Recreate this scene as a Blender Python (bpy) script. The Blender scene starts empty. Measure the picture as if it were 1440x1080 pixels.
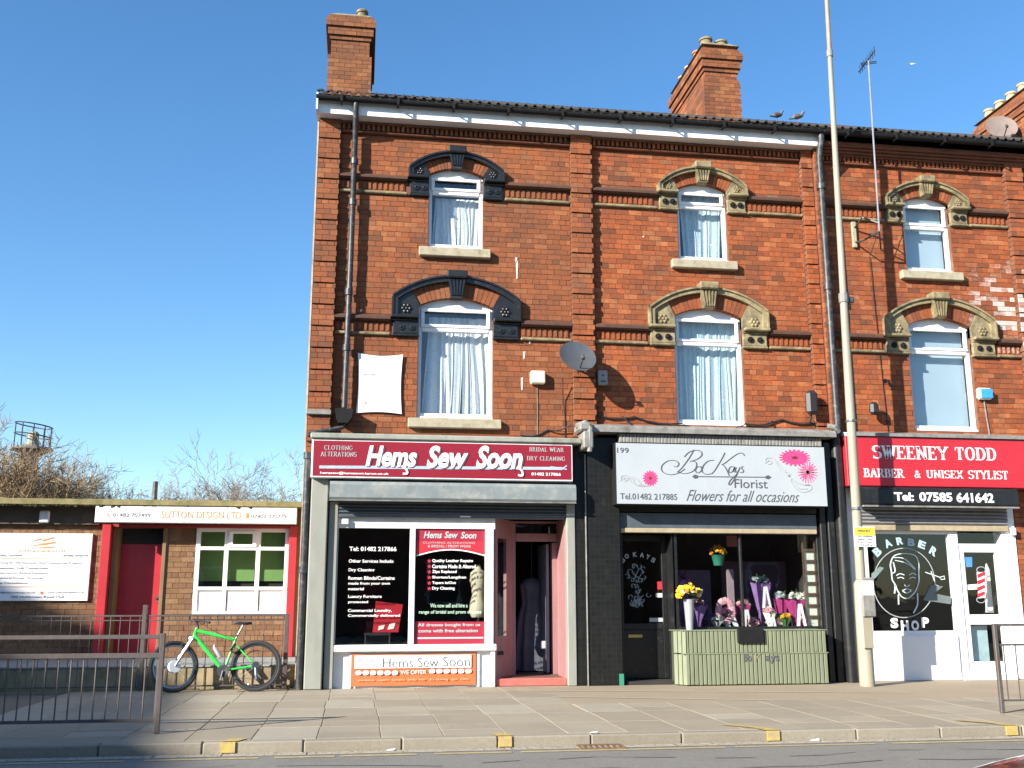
import bpy, bmesh, math, random
from mathutils import Vector, Matrix, noise
random.seed(7)
R_ = math.radians
sc = bpy.context.scene
col = sc.collection
# ------------------------------------------------------------------ camera, sky, sun, exposure
F = 1423.0
RX = ((0.989154, 0.029331, 0.143923), (-0.146879, 0.203303, 0.968036), (-0.000867, -0.978676, 0.205406))
CAM = Vector((0, -15.6, 1.3165))
cd = bpy.data.cameras.new('camera'); cam = bpy.data.objects.new('camera', cd); col.objects.link(cam)
cd.sensor_width = 36; cd.lens = 36 * F / 1440; cd.clip_start = .1; cd.clip_end = 2000
cam.matrix_world = Matrix([[r[0], -r[1], -r[2], c] for r, c in zip(RX, CAM)] + [[0, 0, 0, 1]])
sc.camera = cam
SUN_AZ, SUN_EL = 57, 24
world = bpy.data.worlds.new('World'); sc.world = world; world.use_nodes = True
wn = world.node_tree.nodes; wl = world.node_tree.links; wn.clear()
wo = wn.new('ShaderNodeOutputWorld'); bg = wn.new('ShaderNodeBackground'); sky = wn.new('ShaderNodeTexSky')
sky.sky_type = 'NISHITA'; sky.sun_disc = False; sky.sun_elevation = R_(SUN_EL); sky.sun_rotation = R_(180 + SUN_AZ)
sky.air_density = 1.0; sky.dust_density = .45; sky.ozone_density = 3.0; sky.altitude = 0
bg.inputs['Strength'].default_value = .102
hs_ = wn.new('ShaderNodeHueSaturation'); hs_.inputs['Saturation'].default_value = 1.2; wl.new(sky.outputs[0], hs_.inputs['Color']); wl.new(hs_.outputs[0], bg.inputs[0]); wl.new(bg.outputs[0], wo.inputs[0])
sd = bpy.data.lights.new('sun', 'SUN'); sun = bpy.data.objects.new('sun', sd); col.objects.link(sun)
sd.energy = 5.0; sd.angle = R_(.5); sd.color = (1, .93, .82)
ca, ce = R_(SUN_AZ), R_(SUN_EL)
sdir = Vector((math.sin(ca) * math.cos(ce), math.cos(ca) * math.cos(ce), -math.sin(ce)))
sun.rotation_euler = sdir.to_track_quat('-Z', 'Y').to_euler(); sun.location = -sdir * 60
sc.view_settings.view_transform = 'Standard'; sc.view_settings.look = 'None'
sc.view_settings.exposure = 1.25; sc.view_settings.gamma = 1

# ------------------------------------------------------------------ helpers
def W(px, py, y=0.0):
    """a pixel of the photograph measured on the real vertical plane at depth y -> (x, z)"""
    d = Vector((px - 720, py - 540, F)); v = Vector([Vector(r).dot(d) for r in RX])
    t = (y - CAM.y) / v.y; p = CAM + v * t
    return p.x, p.z

def tag(o, label=None, cat=None, group=None, kind=None):
    if label: o['label'] = label
    if cat: o['category'] = cat
    if group: o['group'] = group
    if kind: o['kind'] = kind
    return o

def empty(name, loc, label, cat, group=None, rz=0):
    o = bpy.data.objects.new(name, None); col.objects.link(o); o.location = loc; o.rotation_euler = (0, 0, rz)
    o.empty_display_size = .1
    return tag(o, label, cat, group)

def root_loc(o):
    v = Vector((0, 0, 0))
    while o is not None:
        v += o.location; o = o.parent
    return v

class MB:
    def __init__(s): s.v = []; s.f = []; s.t = []
    def add(s, vs, fs, tone=.5):
        n = len(s.v); s.v += [tuple(p) for p in vs]; s.f += [[i + n for i in f] for f in fs]; s.t += [tone] * len(fs); return s
    def box(s, x0, x1, y0, y1, z0, z1, tone=.5, back=True):
        fs = [(0, 1, 5, 4), (1, 3, 7, 5), (3, 2, 6, 7), (2, 0, 4, 6), (4, 5, 7, 6), (0, 2, 3, 1)]
        if not back: fs.pop(2)
        return s.add([(x, y, z) for z in (z0, z1) for y in (y0, y1) for x in (x0, x1)], fs, tone)
    def cbox(s, x0, x1, y0, y1, z0, z1, c=.01, tone=.5):
        """box with chamfered edges"""
        c = min(c, (x1 - x0) * .4, (y1 - y0) * .4, (z1 - z0) * .4)
        vs = []; idx = {}
        for ix, X in ((0, x0), (1, x1)):
            for iy, Y in ((0, y0), (1, y1)):
                for iz, Z in ((0, z0), (1, z1)):
                    sx, sy, sz = (c if not ix else -c), (c if not iy else -c), (c if not iz else -c)
                    for a, p in enumerate(((X, Y + sy, Z + sz), (X + sx, Y, Z + sz), (X + sx, Y + sy, Z))):
                        idx[ix, iy, iz, a] = len(vs); vs.append(p)
        g = idx; fs = []
        for i in (0, 1):
            fs.append([g[i, 0, 0, 0], g[i, 1, 0, 0], g[i, 1, 1, 0], g[i, 0, 1, 0]])
            fs.append([g[0, i, 0, 1], g[1, i, 0, 1], g[1, i, 1, 1], g[0, i, 1, 1]])
            fs.append([g[0, 0, i, 2], g[1, 0, i, 2], g[1, 1, i, 2], g[0, 1, i, 2]])
            for j in (0, 1):
                fs.append([g[i, j, 0, 0], g[i, j, 1, 0], g[i, j, 1, 1], g[i, j, 0, 1]])
                fs.append([g[i, 0, j, 0], g[i, 1, j, 0], g[i, 1, j, 2], g[i, 0, j, 2]])
                fs.append([g[0, i, j, 1], g[1, i, j, 1], g[1, i, j, 2], g[0, i, j, 2]])
                for k in (0, 1): fs.append([g[i, j, k, 0], g[i, j, k, 1], g[i, j, k, 2]])
        return s.add(vs, fs, tone)
    def prism(s, pts, y0, y1, tone=.5):
        """polygon in x,z extruded from y0 (front) to y1"""
        n = len(pts)
        fs = [list(range(n)), list(range(2 * n - 1, n - 1, -1))] + [(i, (i + 1) % n, (i + 1) % n + n, i + n) for i in range(n)]
        return s.add([(x, y0, z) for x, z in pts] + [(x, y1, z) for x, z in pts], fs, tone)
    def prismx(s, pts, x0, x1, tone=.5):
        """polygon in y,z extruded along x"""
        n = len(pts)
        fs = [list(range(n)), list(range(2 * n - 1, n - 1, -1))] + [(i, (i + 1) % n, (i + 1) % n + n, i + n) for i in range(n)]
        return s.add([(x0, y, z) for y, z in pts] + [(x1, y, z) for y, z in pts], fs, tone)
    def strip(s, inner, outer, y0, y1, tone=.5):
        """band between two equally long x,z polylines"""
        for i in range(len(inner) - 1):
            s.prism([inner[i], inner[i + 1], outer[i + 1], outer[i]], y0, y1, tone)
        return s
    def tube(s, pts, r, n=6, cap=True, tone=.5):
        pts = [Vector(p) for p in pts]; m = len(pts)
        rr = r if isinstance(r, (list, tuple)) else [r] * m
        vs = []; up = None
        for i, p in enumerate(pts):
            d = (pts[min(i + 1, m - 1)] - pts[max(i - 1, 0)])
            d = d.normalized() if d.length > 1e-9 else Vector((0, 0, 1))
            if up is None: up = d.orthogonal().normalized()
            up = up - d * up.dot(d); up = up.normalized() if up.length > 1e-6 else d.orthogonal().normalized()
            w = d.cross(up)
            for k in range(n):
                a = 2 * math.pi * k / n
                vs.append(p + (up * math.cos(a) + w * math.sin(a)) * rr[i])
        fs = [(i * n + k, i * n + (k + 1) % n, (i + 1) * n + (k + 1) % n, (i + 1) * n + k) for i in range(m - 1) for k in range(n)]
        if cap: fs += [list(range(n))[::-1], [(m - 1) * n + k for k in range(n)]]
        return s.add(vs, fs, tone)
    def lathe(s, c, prof, n=12, tone=.5):
        """profile of (radius, z) turned about the vertical through c"""
        m = len(prof)
        vs = [(c[0] + r * math.cos(2 * math.pi * k / n), c[1] + r * math.sin(2 * math.pi * k / n), c[2] + z) for r, z in prof for k in range(n)]
        fs = [(i * n + k, i * n + (k + 1) % n, (i + 1) * n + (k + 1) % n, (i + 1) * n + k) for i in range(m - 1) for k in range(n)]
        fs += [list(range(n))[::-1], [(m - 1) * n + k for k in range(n)]]
        return s.add(vs, fs, tone)
    def blob(s, c, r, n=8, sq=(1, 1, 1), jit=0, tone=.5):
        vs = []; m = max(4, n // 2 + 1)
        for i in range(m + 1):
            for k in range(n):
                a = math.pi * i / m; b = 2 * math.pi * k / n; q = 1 + random.uniform(-jit, jit)
                vs.append((c[0] + r * sq[0] * q * math.sin(a) * math.cos(b), c[1] + r * sq[1] * q * math.sin(a) * math.sin(b), c[2] + r * sq[2] * q * math.cos(a)))
        fs = [(i * n + k, i * n + (k + 1) % n, (i + 1) * n + (k + 1) % n, (i + 1) * n + k) for i in range(m) for k in range(n)]
        return s.add(vs, fs, tone)
    def rowbox(s, a, b, w, y0, y1, tone=.5):
        """bar of width w from a to b (x,z points)"""
        a = Vector(a); b = Vector(b); d = (b - a).normalized(); n = Vector((-d.y, d.x)) * w / 2
        return s.prism([a + n, b + n, b - n, a - n], y0, y1, tone)
    def build(s, name, m, parent=None, smooth=False, kind=None, local=False):
        me = bpy.data.meshes.new(name)
        off = Vector((0, 0, 0)) if (parent is None or local) else root_loc(parent)
        me.from_pydata([tuple(Vector(p) - off) for p in s.v], [], s.f)
        me.validate(); 
        bm = bmesh.new(); bm.from_mesh(me)
        bmesh.ops.recalc_face_normals(bm, faces=bm.faces); bm.to_mesh(me); bm.free()
        if getattr(m, 'get', lambda *_: None)('tone') and len(me.polygons) == len(s.t):
            at = me.attributes.new('tone', 'FLOAT', 'FACE'); at.data.foreach_set('value', s.t)
        me.materials.append(m)
        if smooth: me.polygons.foreach_set('use_smooth', [True] * len(me.polygons)); me.set_sharp_from_angle(angle=R_(40))
        o = bpy.data.objects.new(name, me); col.objects.link(o)
        if parent is not None: o.parent = parent
        if kind: o['kind'] = kind
        return o

def thing(name, mb, m, label, cat, group=None, smooth=False, kind=None):
    """a top-level object of one mesh, origin moved to the base centre"""
    xs = [p[0] for p in mb.v]; ys = [p[1] for p in mb.v]; zs = [p[2] for p in mb.v]
    base = Vector(((min(xs) + max(xs)) / 2, (min(ys) + max(ys)) / 2, min(zs)))
    mb.v = [tuple(Vector(p) - base) for p in mb.v]
    o = mb.build(name, m, None, smooth, kind); o.location = base
    return tag(o, label, cat, group)

def subdivide_holes(x0, x1, z0, z1, holes):
    xs = sorted({x0, x1} | {v for h in holes for v in h[:2] if x0 < v < x1}); zs = sorted({z0, z1} | {v for h in holes for v in h[2:] if z0 < v < z1})
    for i in range(len(xs) - 1):
        for j in range(len(zs) - 1):
            cx, cz = (xs[i] + xs[i + 1]) / 2, (zs[j] + zs[j + 1]) / 2
            if not any(h[0] < cx < h[1] and h[2] < cz < h[3] for h in holes): yield xs[i], xs[i + 1], zs[j], zs[j + 1]

# ------------------------------------------------------------------ materials
MATS = {}
def nodes(name):
    m = bpy.data.materials.new(name); m.use_nodes = True
    nt = m.node_tree; b = nt.nodes['Principled BSDF']
    return m, nt, b
def ramp(nt, src, stops):
    r = nt.nodes.new('ShaderNodeValToRGB'); e = r.color_ramp.elements
    while len(e) < len(stops): e.new(.5)
    for k, (p, c) in zip(e, stops): k.position = p; k.color = (*c, 1) if len(c) == 3 else c
    nt.links.new(src, r.inputs[0]); return r
def noise_node(nt, scale, detail=5, rough=.6, vec=None, stretch=None):
    n = nt.nodes.new('ShaderNodeTexNoise'); n.inputs['Scale'].default_value = scale; n.inputs['Detail'].default_value = detail; n.inputs['Roughness'].default_value = rough
    g = nt.nodes.new('ShaderNodeNewGeometry'); src = g.outputs['Position']
    if stretch:
        mp = nt.nodes.new('ShaderNodeMapping'); mp.inputs['Scale'].default_value = stretch; nt.links.new(src, mp.inputs[0]); src = mp.outputs[0]
    nt.links.new(src, n.inputs['Vector']); return n
def mixc(nt, fac, a, b, mode='MIX'):
    x = nt.nodes.new('ShaderNodeMix'); x.data_type = 'RGBA'; x.blend_type = mode
    for sock, v in ((x.inputs[0], fac), (x.inputs[6], a), (x.inputs[7], b)):
        if hasattr(v, 'links'): nt.links.new(v, sock)
        elif isinstance(v, (int, float)): sock.default_value = v
        else: sock.default_value = (*v, 1)
    return x.outputs[2]
def bump(nt, b, h, strength=.3, dist=.01):
    n = nt.nodes.new('ShaderNodeBump'); n.inputs['Strength'].default_value = strength; n.inputs['Distance'].default_value = dist
    nt.links.new(h, n.inputs['Height']); nt.links.new(n.outputs[0], b.inputs['Normal'])
def mat(name, c, rough=.6, var=.18, scale=6, bumps=.15, metal=0, dirt=None, dirt_amt=.5, stretch=None, dirt_scale=2.2, spec=.5, bscale=60):
    if name in MATS: return MATS[name]
    m, nt, b = nodes(name)
    n = noise_node(nt, scale, 6, .65, stretch=stretch)
    r = ramp(nt, n.outputs['Fac'], [(.28, [k * (1 - var) for k in c]), (.72, [min(1, k * (1 + var * .8)) for k in c])])
    out = r.outputs[0]
    if dirt:
        d = noise_node(nt, dirt_scale, 8, .7, stretch=stretch)
        dr = ramp(nt, d.outputs['Fac'], [(.62 - .3 * dirt_amt, (0, 0, 0)), (.78 - .1 * dirt_amt, (1, 1, 1))])
        out = mixc(nt, dr.outputs[0], out, dirt)
    nt.links.new(out, b.inputs['Base Color'])
    b.inputs['Roughness'].default_value = rough; b.inputs['Metallic'].default_value = metal; b.inputs['Specular IOR Level'].default_value = spec
    if bumps: bump(nt, b, noise_node(nt, bscale, 3).outputs['Fac'], bumps, .006)
    MATS[name] = m; return m

def brick_mat(name, joined, stops, soot=.55, bloom=False):
    m, nt, b = nodes(name)
    if joined:
        a = nt.nodes.new('ShaderNodeAttribute'); a.attribute_name = 'tone'; src = a.outputs['Fac']; m['tone'] = 1
    else:
        a = nt.nodes.new('ShaderNodeObjectInfo'); src = a.outputs['Random']
    r = ramp(nt, src, stops); r.color_ramp.interpolation = 'LINEAR'
    n1 = noise_node(nt, 26, 5, .7); v = ramp(nt, n1.outputs['Fac'], [(.3, (.68, .68, .68)), (.75, (1.3, 1.28, 1.22))])
    out = mixc(nt, 1.0, r.outputs[0], v.outputs[0], 'MULTIPLY')
    n6 = noise_node(nt, 3.4, 6, .7, stretch=(1, 1, 2.0)); s6 = ramp(nt, n6.outputs['Fac'], [(.46, (0, 0, 0)), (.68, (.5, .5, .5))]); out = mixc(nt, s6.outputs[0], out, (.15, .068, .035))
    gx = nt.nodes.new('ShaderNodeNewGeometry'); sx_ = nt.nodes.new('ShaderNodeSeparateXYZ'); nt.links.new(gx.outputs['Position'], sx_.inputs[0]); mx = nt.nodes.new('ShaderNodeMapRange'); mx.inputs[1].default_value = 3.2; mx.inputs[2].default_value = 3.8; mx.inputs[3].default_value = .34; mx.inputs[4].default_value = .0; nt.links.new(sx_.outputs[0], mx.inputs[0]); out = mixc(nt, mx.outputs[0], out, (.17, .08, .038))
    n2 = noise_node(nt, .9, 9, .74); s = ramp(nt, n2.outputs['Fac'], [(.44, (0, 0, 0)), (.66, (soot, soot, soot))])
    out = mixc(nt, s.outputs[0], out, (.10, .048, .032))
    n5 = noise_node(nt, 1.0, 7, .7, stretch=(3.2, 3.2, .45)); s5 = ramp(nt, n5.outputs['Fac'], [(.50, (0, 0, 0)), (.78, (.62, .62, .62))])
    out = mixc(nt, s5.outputs[0], out, (.13, .065, .042))
    n3 = noise_node(nt, 9, 8, .75, stretch=(1, 1, 3.2)); w = ramp(nt, n3.outputs['Fac'], [(.69, (0, 0, 0)), (.76, (.6, .6, .6))])
    out = mixc(nt, w.outputs[0], out, (.5, .38, .32))
    if bloom:   # flaking white limewash at the right-hand end
        g = nt.nodes.new('ShaderNodeNewGeometry'); d = nt.nodes.new('ShaderNodeVectorMath'); d.operation = 'DISTANCE'; d.inputs[1].default_value = (11.15, 0, 6.2)
        nt.links.new(g.outputs['Position'], d.inputs[0])
        mr = nt.nodes.new('ShaderNodeMapRange'); mr.inputs[1].default_value = 1.7; mr.inputs[2].default_value = .1; nt.links.new(d.outputs['Value'], mr.inputs[0])
        n4 = noise_node(nt, 7, 8, .8, stretch=(1, 1, 2.5)); ad = nt.nodes.new('ShaderNodeMath'); ad.operation = 'MULTIPLY'
        nt.links.new(n4.outputs['Fac'], ad.inputs[0]); nt.links.new(mr.outputs[0], ad.inputs[1])
        fr = nt.nodes.new('ShaderNodeMath'); fr.operation = 'MULTIPLY'; fr.inputs[1].default_value = 9.7; nt.links.new(src, fr.inputs[0]); f2 = nt.nodes.new('ShaderNodeMath'); f2.operation = 'FRACT'; nt.links.new(fr.outputs[0], f2.inputs[0]); f3 = nt.nodes.new('ShaderNodeMath'); f3.operation = 'MULTIPLY'; nt.links.new(ad.outputs[0], f3.inputs[0]); f4 = nt.nodes.new('ShaderNodeMapRange'); f4.inputs[1].default_value = .3; f4.inputs[2].default_value = .7; f4.inputs[3].default_value = .45; f4.inputs[4].default_value = 1.25; nt.links.new(f2.outputs[0], f4.inputs[0]); nt.links.new(f4.outputs[0], f3.inputs[1])
        w2 = ramp(nt, f3.outputs[0], [(.30, (0, 0, 0)), (.50, (.7, .7, .7))]); out = mixc(nt, w2.outputs[0], out, (.66, .58, .54))
    nt.links.new(out, b.inputs['Base Color']); b.inputs['Roughness'].default_value = .82; b.inputs['Specular IOR Level'].default_value = .25
    bump(nt, b, noise_node(nt, 70, 4).outputs['Fac'], .5, .005)
    return m
RED = [(0, (.14, .05, .026)), (.08, (.23, .066, .028)), (.45, (.305, .082, .030)), (.8, (.36, .10, .036)), (.94, (.41, .145, .06)), (1, (.25, .10, .05))]
BRN = [(0, (.14, .055, .03)), (.4, (.23, .078, .035)), (.75, (.28, .10, .042)), (1, (.33, .14, .06))]
BUF = [(0, (.15, .09, .05)), (.3, (.21, .13, .07)), (.7, (.27, .17, .095)), (1, (.32, .21, .12))]
M_bj = brick_mat('red_brick_joined', True, RED, .5, True); M_bo = brick_mat('red_brick', False, RED, .5, True)
M_cj = brick_mat('chimney_brick', True, BRN, .5)
M_fj = brick_mat('buff_brick_joined', True, BUF, .4); M_fo = brick_mat('buff_brick', False, BUF, .4)
def slab_mat(name, stops, soot=(.17, .155, .13), joined=False):
    m, nt, b = nodes(name); a = nt.nodes.new('ShaderNodeObjectInfo')
    if joined: a = nt.nodes.new('ShaderNodeAttribute'); a.attribute_name = 'tone'; m['tone'] = 1
    r = ramp(nt, a.outputs['Fac' if joined else 'Random'], stops)
    n1 = noise_node(nt, 45, 6, .75); v = ramp(nt, n1.outputs['Fac'], [(.3, (.78, .78, .78)), (.7, (1.12, 1.12, 1.12))])
    out = mixc(nt, 1.0, r.outputs[0], v.outputs[0], 'MULTIPLY')
    n2 = noise_node(nt, 1.1, 8, .7); s = ramp(nt, n2.outputs['Fac'], [(.42, (0, 0, 0)), (.75, (.45, .45, .45))]); out = mixc(nt, s.outputs[0], out, soot)
    n4 = noise_node(nt, 22, 2, .4); s4 = ramp(nt, n4.outputs['Fac'], [(.74, (0, 0, 0)), (.76, (.5, .5, .5))]); out = mixc(nt, s4.outputs[0], out, (.12, .11, .1))
    nt.links.new(out, b.inputs['Base Color']); b.inputs['Roughness'].default_value = .85
    bump(nt, b, n1.outputs['Fac'], .35, .006); return m
M_slab = slab_mat('paving_concrete', [(0, (.285, .24, .17)), (.5, (.315, .265, .19)), (.85, (.34, .295, .215)), (1, (.37, .335, .255))])
M_slabj = slab_mat('paving_concrete_joined', [(0, (.285, .24, .17)), (1, (.34, .295, .215))], joined=True)
M_kerb = slab_mat('kerb_concrete', [(0, (.245, .215, .165)), (1, (.28, .25, .195))])
M_roof_tile = slab_mat('roof_tile_dark', [(0, (.03, .028, .028)), (1, (.055, .045, .042))], (.03, .035, .02))
def glass_mat(name, tint=(.9, .93, .95), ior=1.5, haze=0):
    m = bpy.data.materials.new(name); m.use_nodes = True; nt = m.node_tree; nt.nodes.clear()
    o = nt.nodes.new('ShaderNodeOutputMaterial'); t = nt.nodes.new('ShaderNodeBsdfTransparent'); g = nt.nodes.new('ShaderNodeBsdfGlossy'); f = nt.nodes.new('ShaderNodeLayerWeight'); x = nt.nodes.new('ShaderNodeMixShader')
    t.inputs[0].default_value = (*tint, 1); g.inputs['Roughness'].default_value = .012 + haze; f.inputs[0].default_value = .5
    pw = nt.nodes.new('ShaderNodeMath'); pw.operation = 'POWER'; pw.inputs[1].default_value = 4.5; nt.links.new(f.outputs['Facing'], pw.inputs[0])
    mr = nt.nodes.new('ShaderNodeMapRange'); f0 = ((ior - 1) / (ior + 1)) ** 2; mr.inputs[3].default_value = f0; mr.inputs[4].default_value = 1; nt.links.new(pw.outputs[0], mr.inputs[0])
    n = noise_node(nt, 1.4, 3, .5); bp = nt.nodes.new('ShaderNodeBump'); bp.inputs['Strength'].default_value = .12; bp.inputs['Distance'].default_value = .02
    nt.links.new(n.outputs['Fac'], bp.inputs['Height']); nt.links.new(bp.outputs[0], g.inputs['Normal'])
    nt.links.new(mr.outputs[0], x.inputs[0]); nt.links.new(t.outputs[0], x.inputs[1]); nt.links.new(g.outputs[0], x.inputs[2]); nt.links.new(x.outputs[0], o.inputs[0])
    return m
M_glass = glass_mat('window_glass', ior=1.75); M_shopglass = glass_mat('shop_glass', (.92, .94, .94), 1.55)
M_upvc = mat('white_upvc', (.78, .79, .80), .35, .05, 3, .03)
M_white = mat('white_board', (.80, .80, .80), .45, .05, 2, .03)
M_whitepaint = mat('white_paint', (.72, .73, .74), .55, .12, 5, .1, dirt=(.4, .38, .35), dirt_amt=.25)
M_stone = mat('weathered_stone', (.30, .245, .135), .85, .35, 9, .5, dirt=(.07, .06, .035), dirt_amt=.8, dirt_scale=5)
M_sill = mat('sill_stone', (.36, .32, .23), .85, .2, 9, .4, dirt=(.2, .16, .1), dirt_amt=.4, dirt_scale=7)
M_black = mat('black_gloss_paint', (.013, .014, .015), .35, .3, 8, .25, dirt=(.05, .05, .045), dirt_amt=.2, dirt_scale=9)
M_blackm = mat('black_matt', (.012, .012, .013), .7, .3, 8, .2, spec=.2)
M_iron = mat('black_iron_pipe', (.03, .035, .04), .45, .3, 12, .2, dirt=(.16, .15, .13), dirt_amt=.35, dirt_scale=12)
M_mortar = mat('lime_mortar', (.15, .058, .03), .95, .25, 14, .6, dirt=(.22, .14, .09), dirt_amt=.35, dirt_scale=3)
M_mortarb = mat('grey_mortar', (.19, .14, .09), .95, .2, 14, .5)
M_grey = mat('grey_painted_timber', (.26, .27, .235), .6, .15, 6, .2, dirt=(.22, .2, .17), dirt_amt=.3, stretch=(1, 1, .3))
M_greyblue = mat('blue_grey_shutter_box', (.19, .22, .225), .45, .15, 5, .1, dirt=(.33, .33, .3), dirt_amt=.45, dirt_scale=4)
M_slat = mat('dark_shutter_slat', (.075, .095, .115), .45, .2, 9, .1)
M_lead = mat('lead_flashing', (.23, .225, .21), .6, .25, 7, .4, dirt=(.1, .1, .08), dirt_amt=.5, dirt_scale=6)
M_pink = mat('pink_painted_timber', (.32, .165, .17), .55, .15, 8, .2, dirt=(.3, .12, .1), dirt_amt=.35, stretch=(1, 1, .3))
M_redpaint = mat('red_door_paint', (.42, .025, .035), .4, .12, 6, .1)
M_redsign = mat('red_sign_vinyl', (.235, .012, .026), .4, .06, 3, .02)
M_crimson = mat('scarlet_sign_vinyl', (.46, .022, .035), .35, .07, 3, .02, dirt=(.4, .02, .03), dirt_amt=.2)
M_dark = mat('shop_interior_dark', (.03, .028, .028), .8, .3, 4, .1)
M_room = mat('room_wall', (.22, .2, .17), .8, .1, 3, 0)
M_ltext = mat('white_lettering', (.82, .82, .82), .4, .03, 3, 0)
M_dtext = mat('dark_grey_lettering', (.09, .09, .10), .4, .05, 3, 0)
M_gtext = mat('pale_grey_lettering', (.45, .48, .48), .4, .05, 3, 0)
M_otext = mat('orange_lettering', (.60, .24, .06), .4, .05, 3, 0)
M_orange = mat('orange_banner', (.62, .15, .05), .55, .08, 5, .1)
M_green = mat('bright_green_frame_paint', (.035, .55, .075), .28, .06, 6, 0)
M_rubber = mat('tyre_rubber', (.03, .03, .032), .8, .2, 30, .2)
M_steel = mat('brushed_alloy', (.26, .27, .28), .35, .1, 20, .05, metal=.9)
M_plastic_black = mat('black_plastic', (.02, .02, .022), .45, .2, 20, .1)
M_rail = mat('galvanised_grey_rail', (.115, .10, .095), .5, .2, 20, .15, metal=.3, dirt=(.09, .06, .045), dirt_amt=.4)
M_mast = mat('lamp_column_paint', (.29, .275, .205), .5, .15, 3, .1, dirt=(.33, .22, .13), dirt_amt=.35, dirt_scale=1.2, stretch=(1, 1, .25))
M_sage = mat('sage_green_painted_slats', (.185, .21, .135), .6, .12, 6, .15, dirt=(.25, .28, .17), dirt_amt=.35, stretch=(1, 1, .3))
M_yellow = mat('yellow_road_paint', (.56, .39, .05), .7, .25, 12, .2, dirt=(.30, .25, .17), dirt_amt=1.0, dirt_scale=14)
M_tile = None
def tiled_mat():
    m, nt, b = nodes('black_glazed_tile'); t = nt.nodes.new('ShaderNodeTexBrick'); g = nt.nodes.new('ShaderNodeNewGeometry'); sp = nt.nodes.new('ShaderNodeSeparateXYZ'); cb = nt.nodes.new('ShaderNodeCombineXYZ')
    nt.links.new(g.outputs['Position'], sp.inputs[0]); nt.links.new(sp.outputs[0], cb.inputs[0]); nt.links.new(sp.outputs[2], cb.inputs[1]); nt.links.new(cb.outputs[0], t.inputs['Vector'])
    t.inputs['Scale'].default_value = 1; t.offset = 0; t.inputs['Brick Width'].default_value = .078; t.inputs['Row Height'].default_value = .078; t.inputs['Mortar Size'].default_value = .003
    t.inputs[1].default_value = (.009, .010, .010, 1); t.inputs[2].default_value = (.013, .014, .014, 1); t.inputs[3].default_value = (.02, .02, .018, 1)
    n = noise_node(nt, 5, 8, .75, stretch=(1, 1, .5)); r = ramp(nt, n.outputs['Fac'], [(.6, (0, 0, 0)), (.72, (.6, .6, .6))])
    nt.links.new(mixc(nt, r.outputs[0], t.outputs[0], (.05, .05, .045)), b.inputs['Base Color']); b.inputs['Roughness'].default_value = .38; b.inputs['Specular IOR Level'].default_value = .3
    bump(nt, b, t.outputs['Fac'], -.3, .003); return m
M_tile = tiled_mat()
def lace_mat(name, c, a0=.25):
    m, nt, b = nodes(name); b.inputs['Base Color'].default_value = (*c, 1); b.inputs['Roughness'].default_value = .9; b.inputs['Specular IOR Level'].default_value = .1
    v = noise_node(nt, 42, 3, .6); r = ramp(nt, v.outputs['Fac'], [(.4, (a0, a0, a0)), (.6, (1, 1, 1))]); nt.links.new(r.outputs[0], b.inputs['Alpha'])
    return m
M_lace = lace_mat('lace_curtain', (.72, .75, .76), .6)
M_blind = mat('pale_blue_blind', (.50, .60, .64), .7, .05, 2, .02)

def text(s, x0, x1, z0, z1, y, m, parent, name='lettering', shear=0, bold=0, ext=.0015, fit=True):
    cu = bpy.data.curves.new('t', 'FONT'); cu.body = s; cu.shear = shear; cu.offset = bold; cu.extrude = .002; cu.resolution_u = 3
    t = bpy.data.objects.new('t', cu); me = bpy.data.meshes.new_from_object(t)
    xs = [v.co.x for v in me.vertices]; ys = [v.co.y for v in me.vertices]
    if not xs: return None
    ax, bx, ay, by = min(xs), max(xs), min(ys), max(ys)
    sx = (x1 - x0) / (bx - ax); sz = (z1 - z0) / (by - ay)
    if not fit: sx = sz
    off = root_loc(parent)
    for v in me.vertices:
        k = 1 if v.co.z > 0 else 0
        v.co = (x0 + (v.co.x - ax) * sx - off.x, y - k * ext * 2 - off.y, z0 + (v.co.y - ay) * sz - off.z)
    me.materials.clear(); me.materials.append(m); me.name = name
    o = bpy.data.objects.new(name, me); col.objects.link(o); o.parent = parent
    bpy.data.objects.remove(t); bpy.data.curves.remove(cu)
    return o

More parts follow.
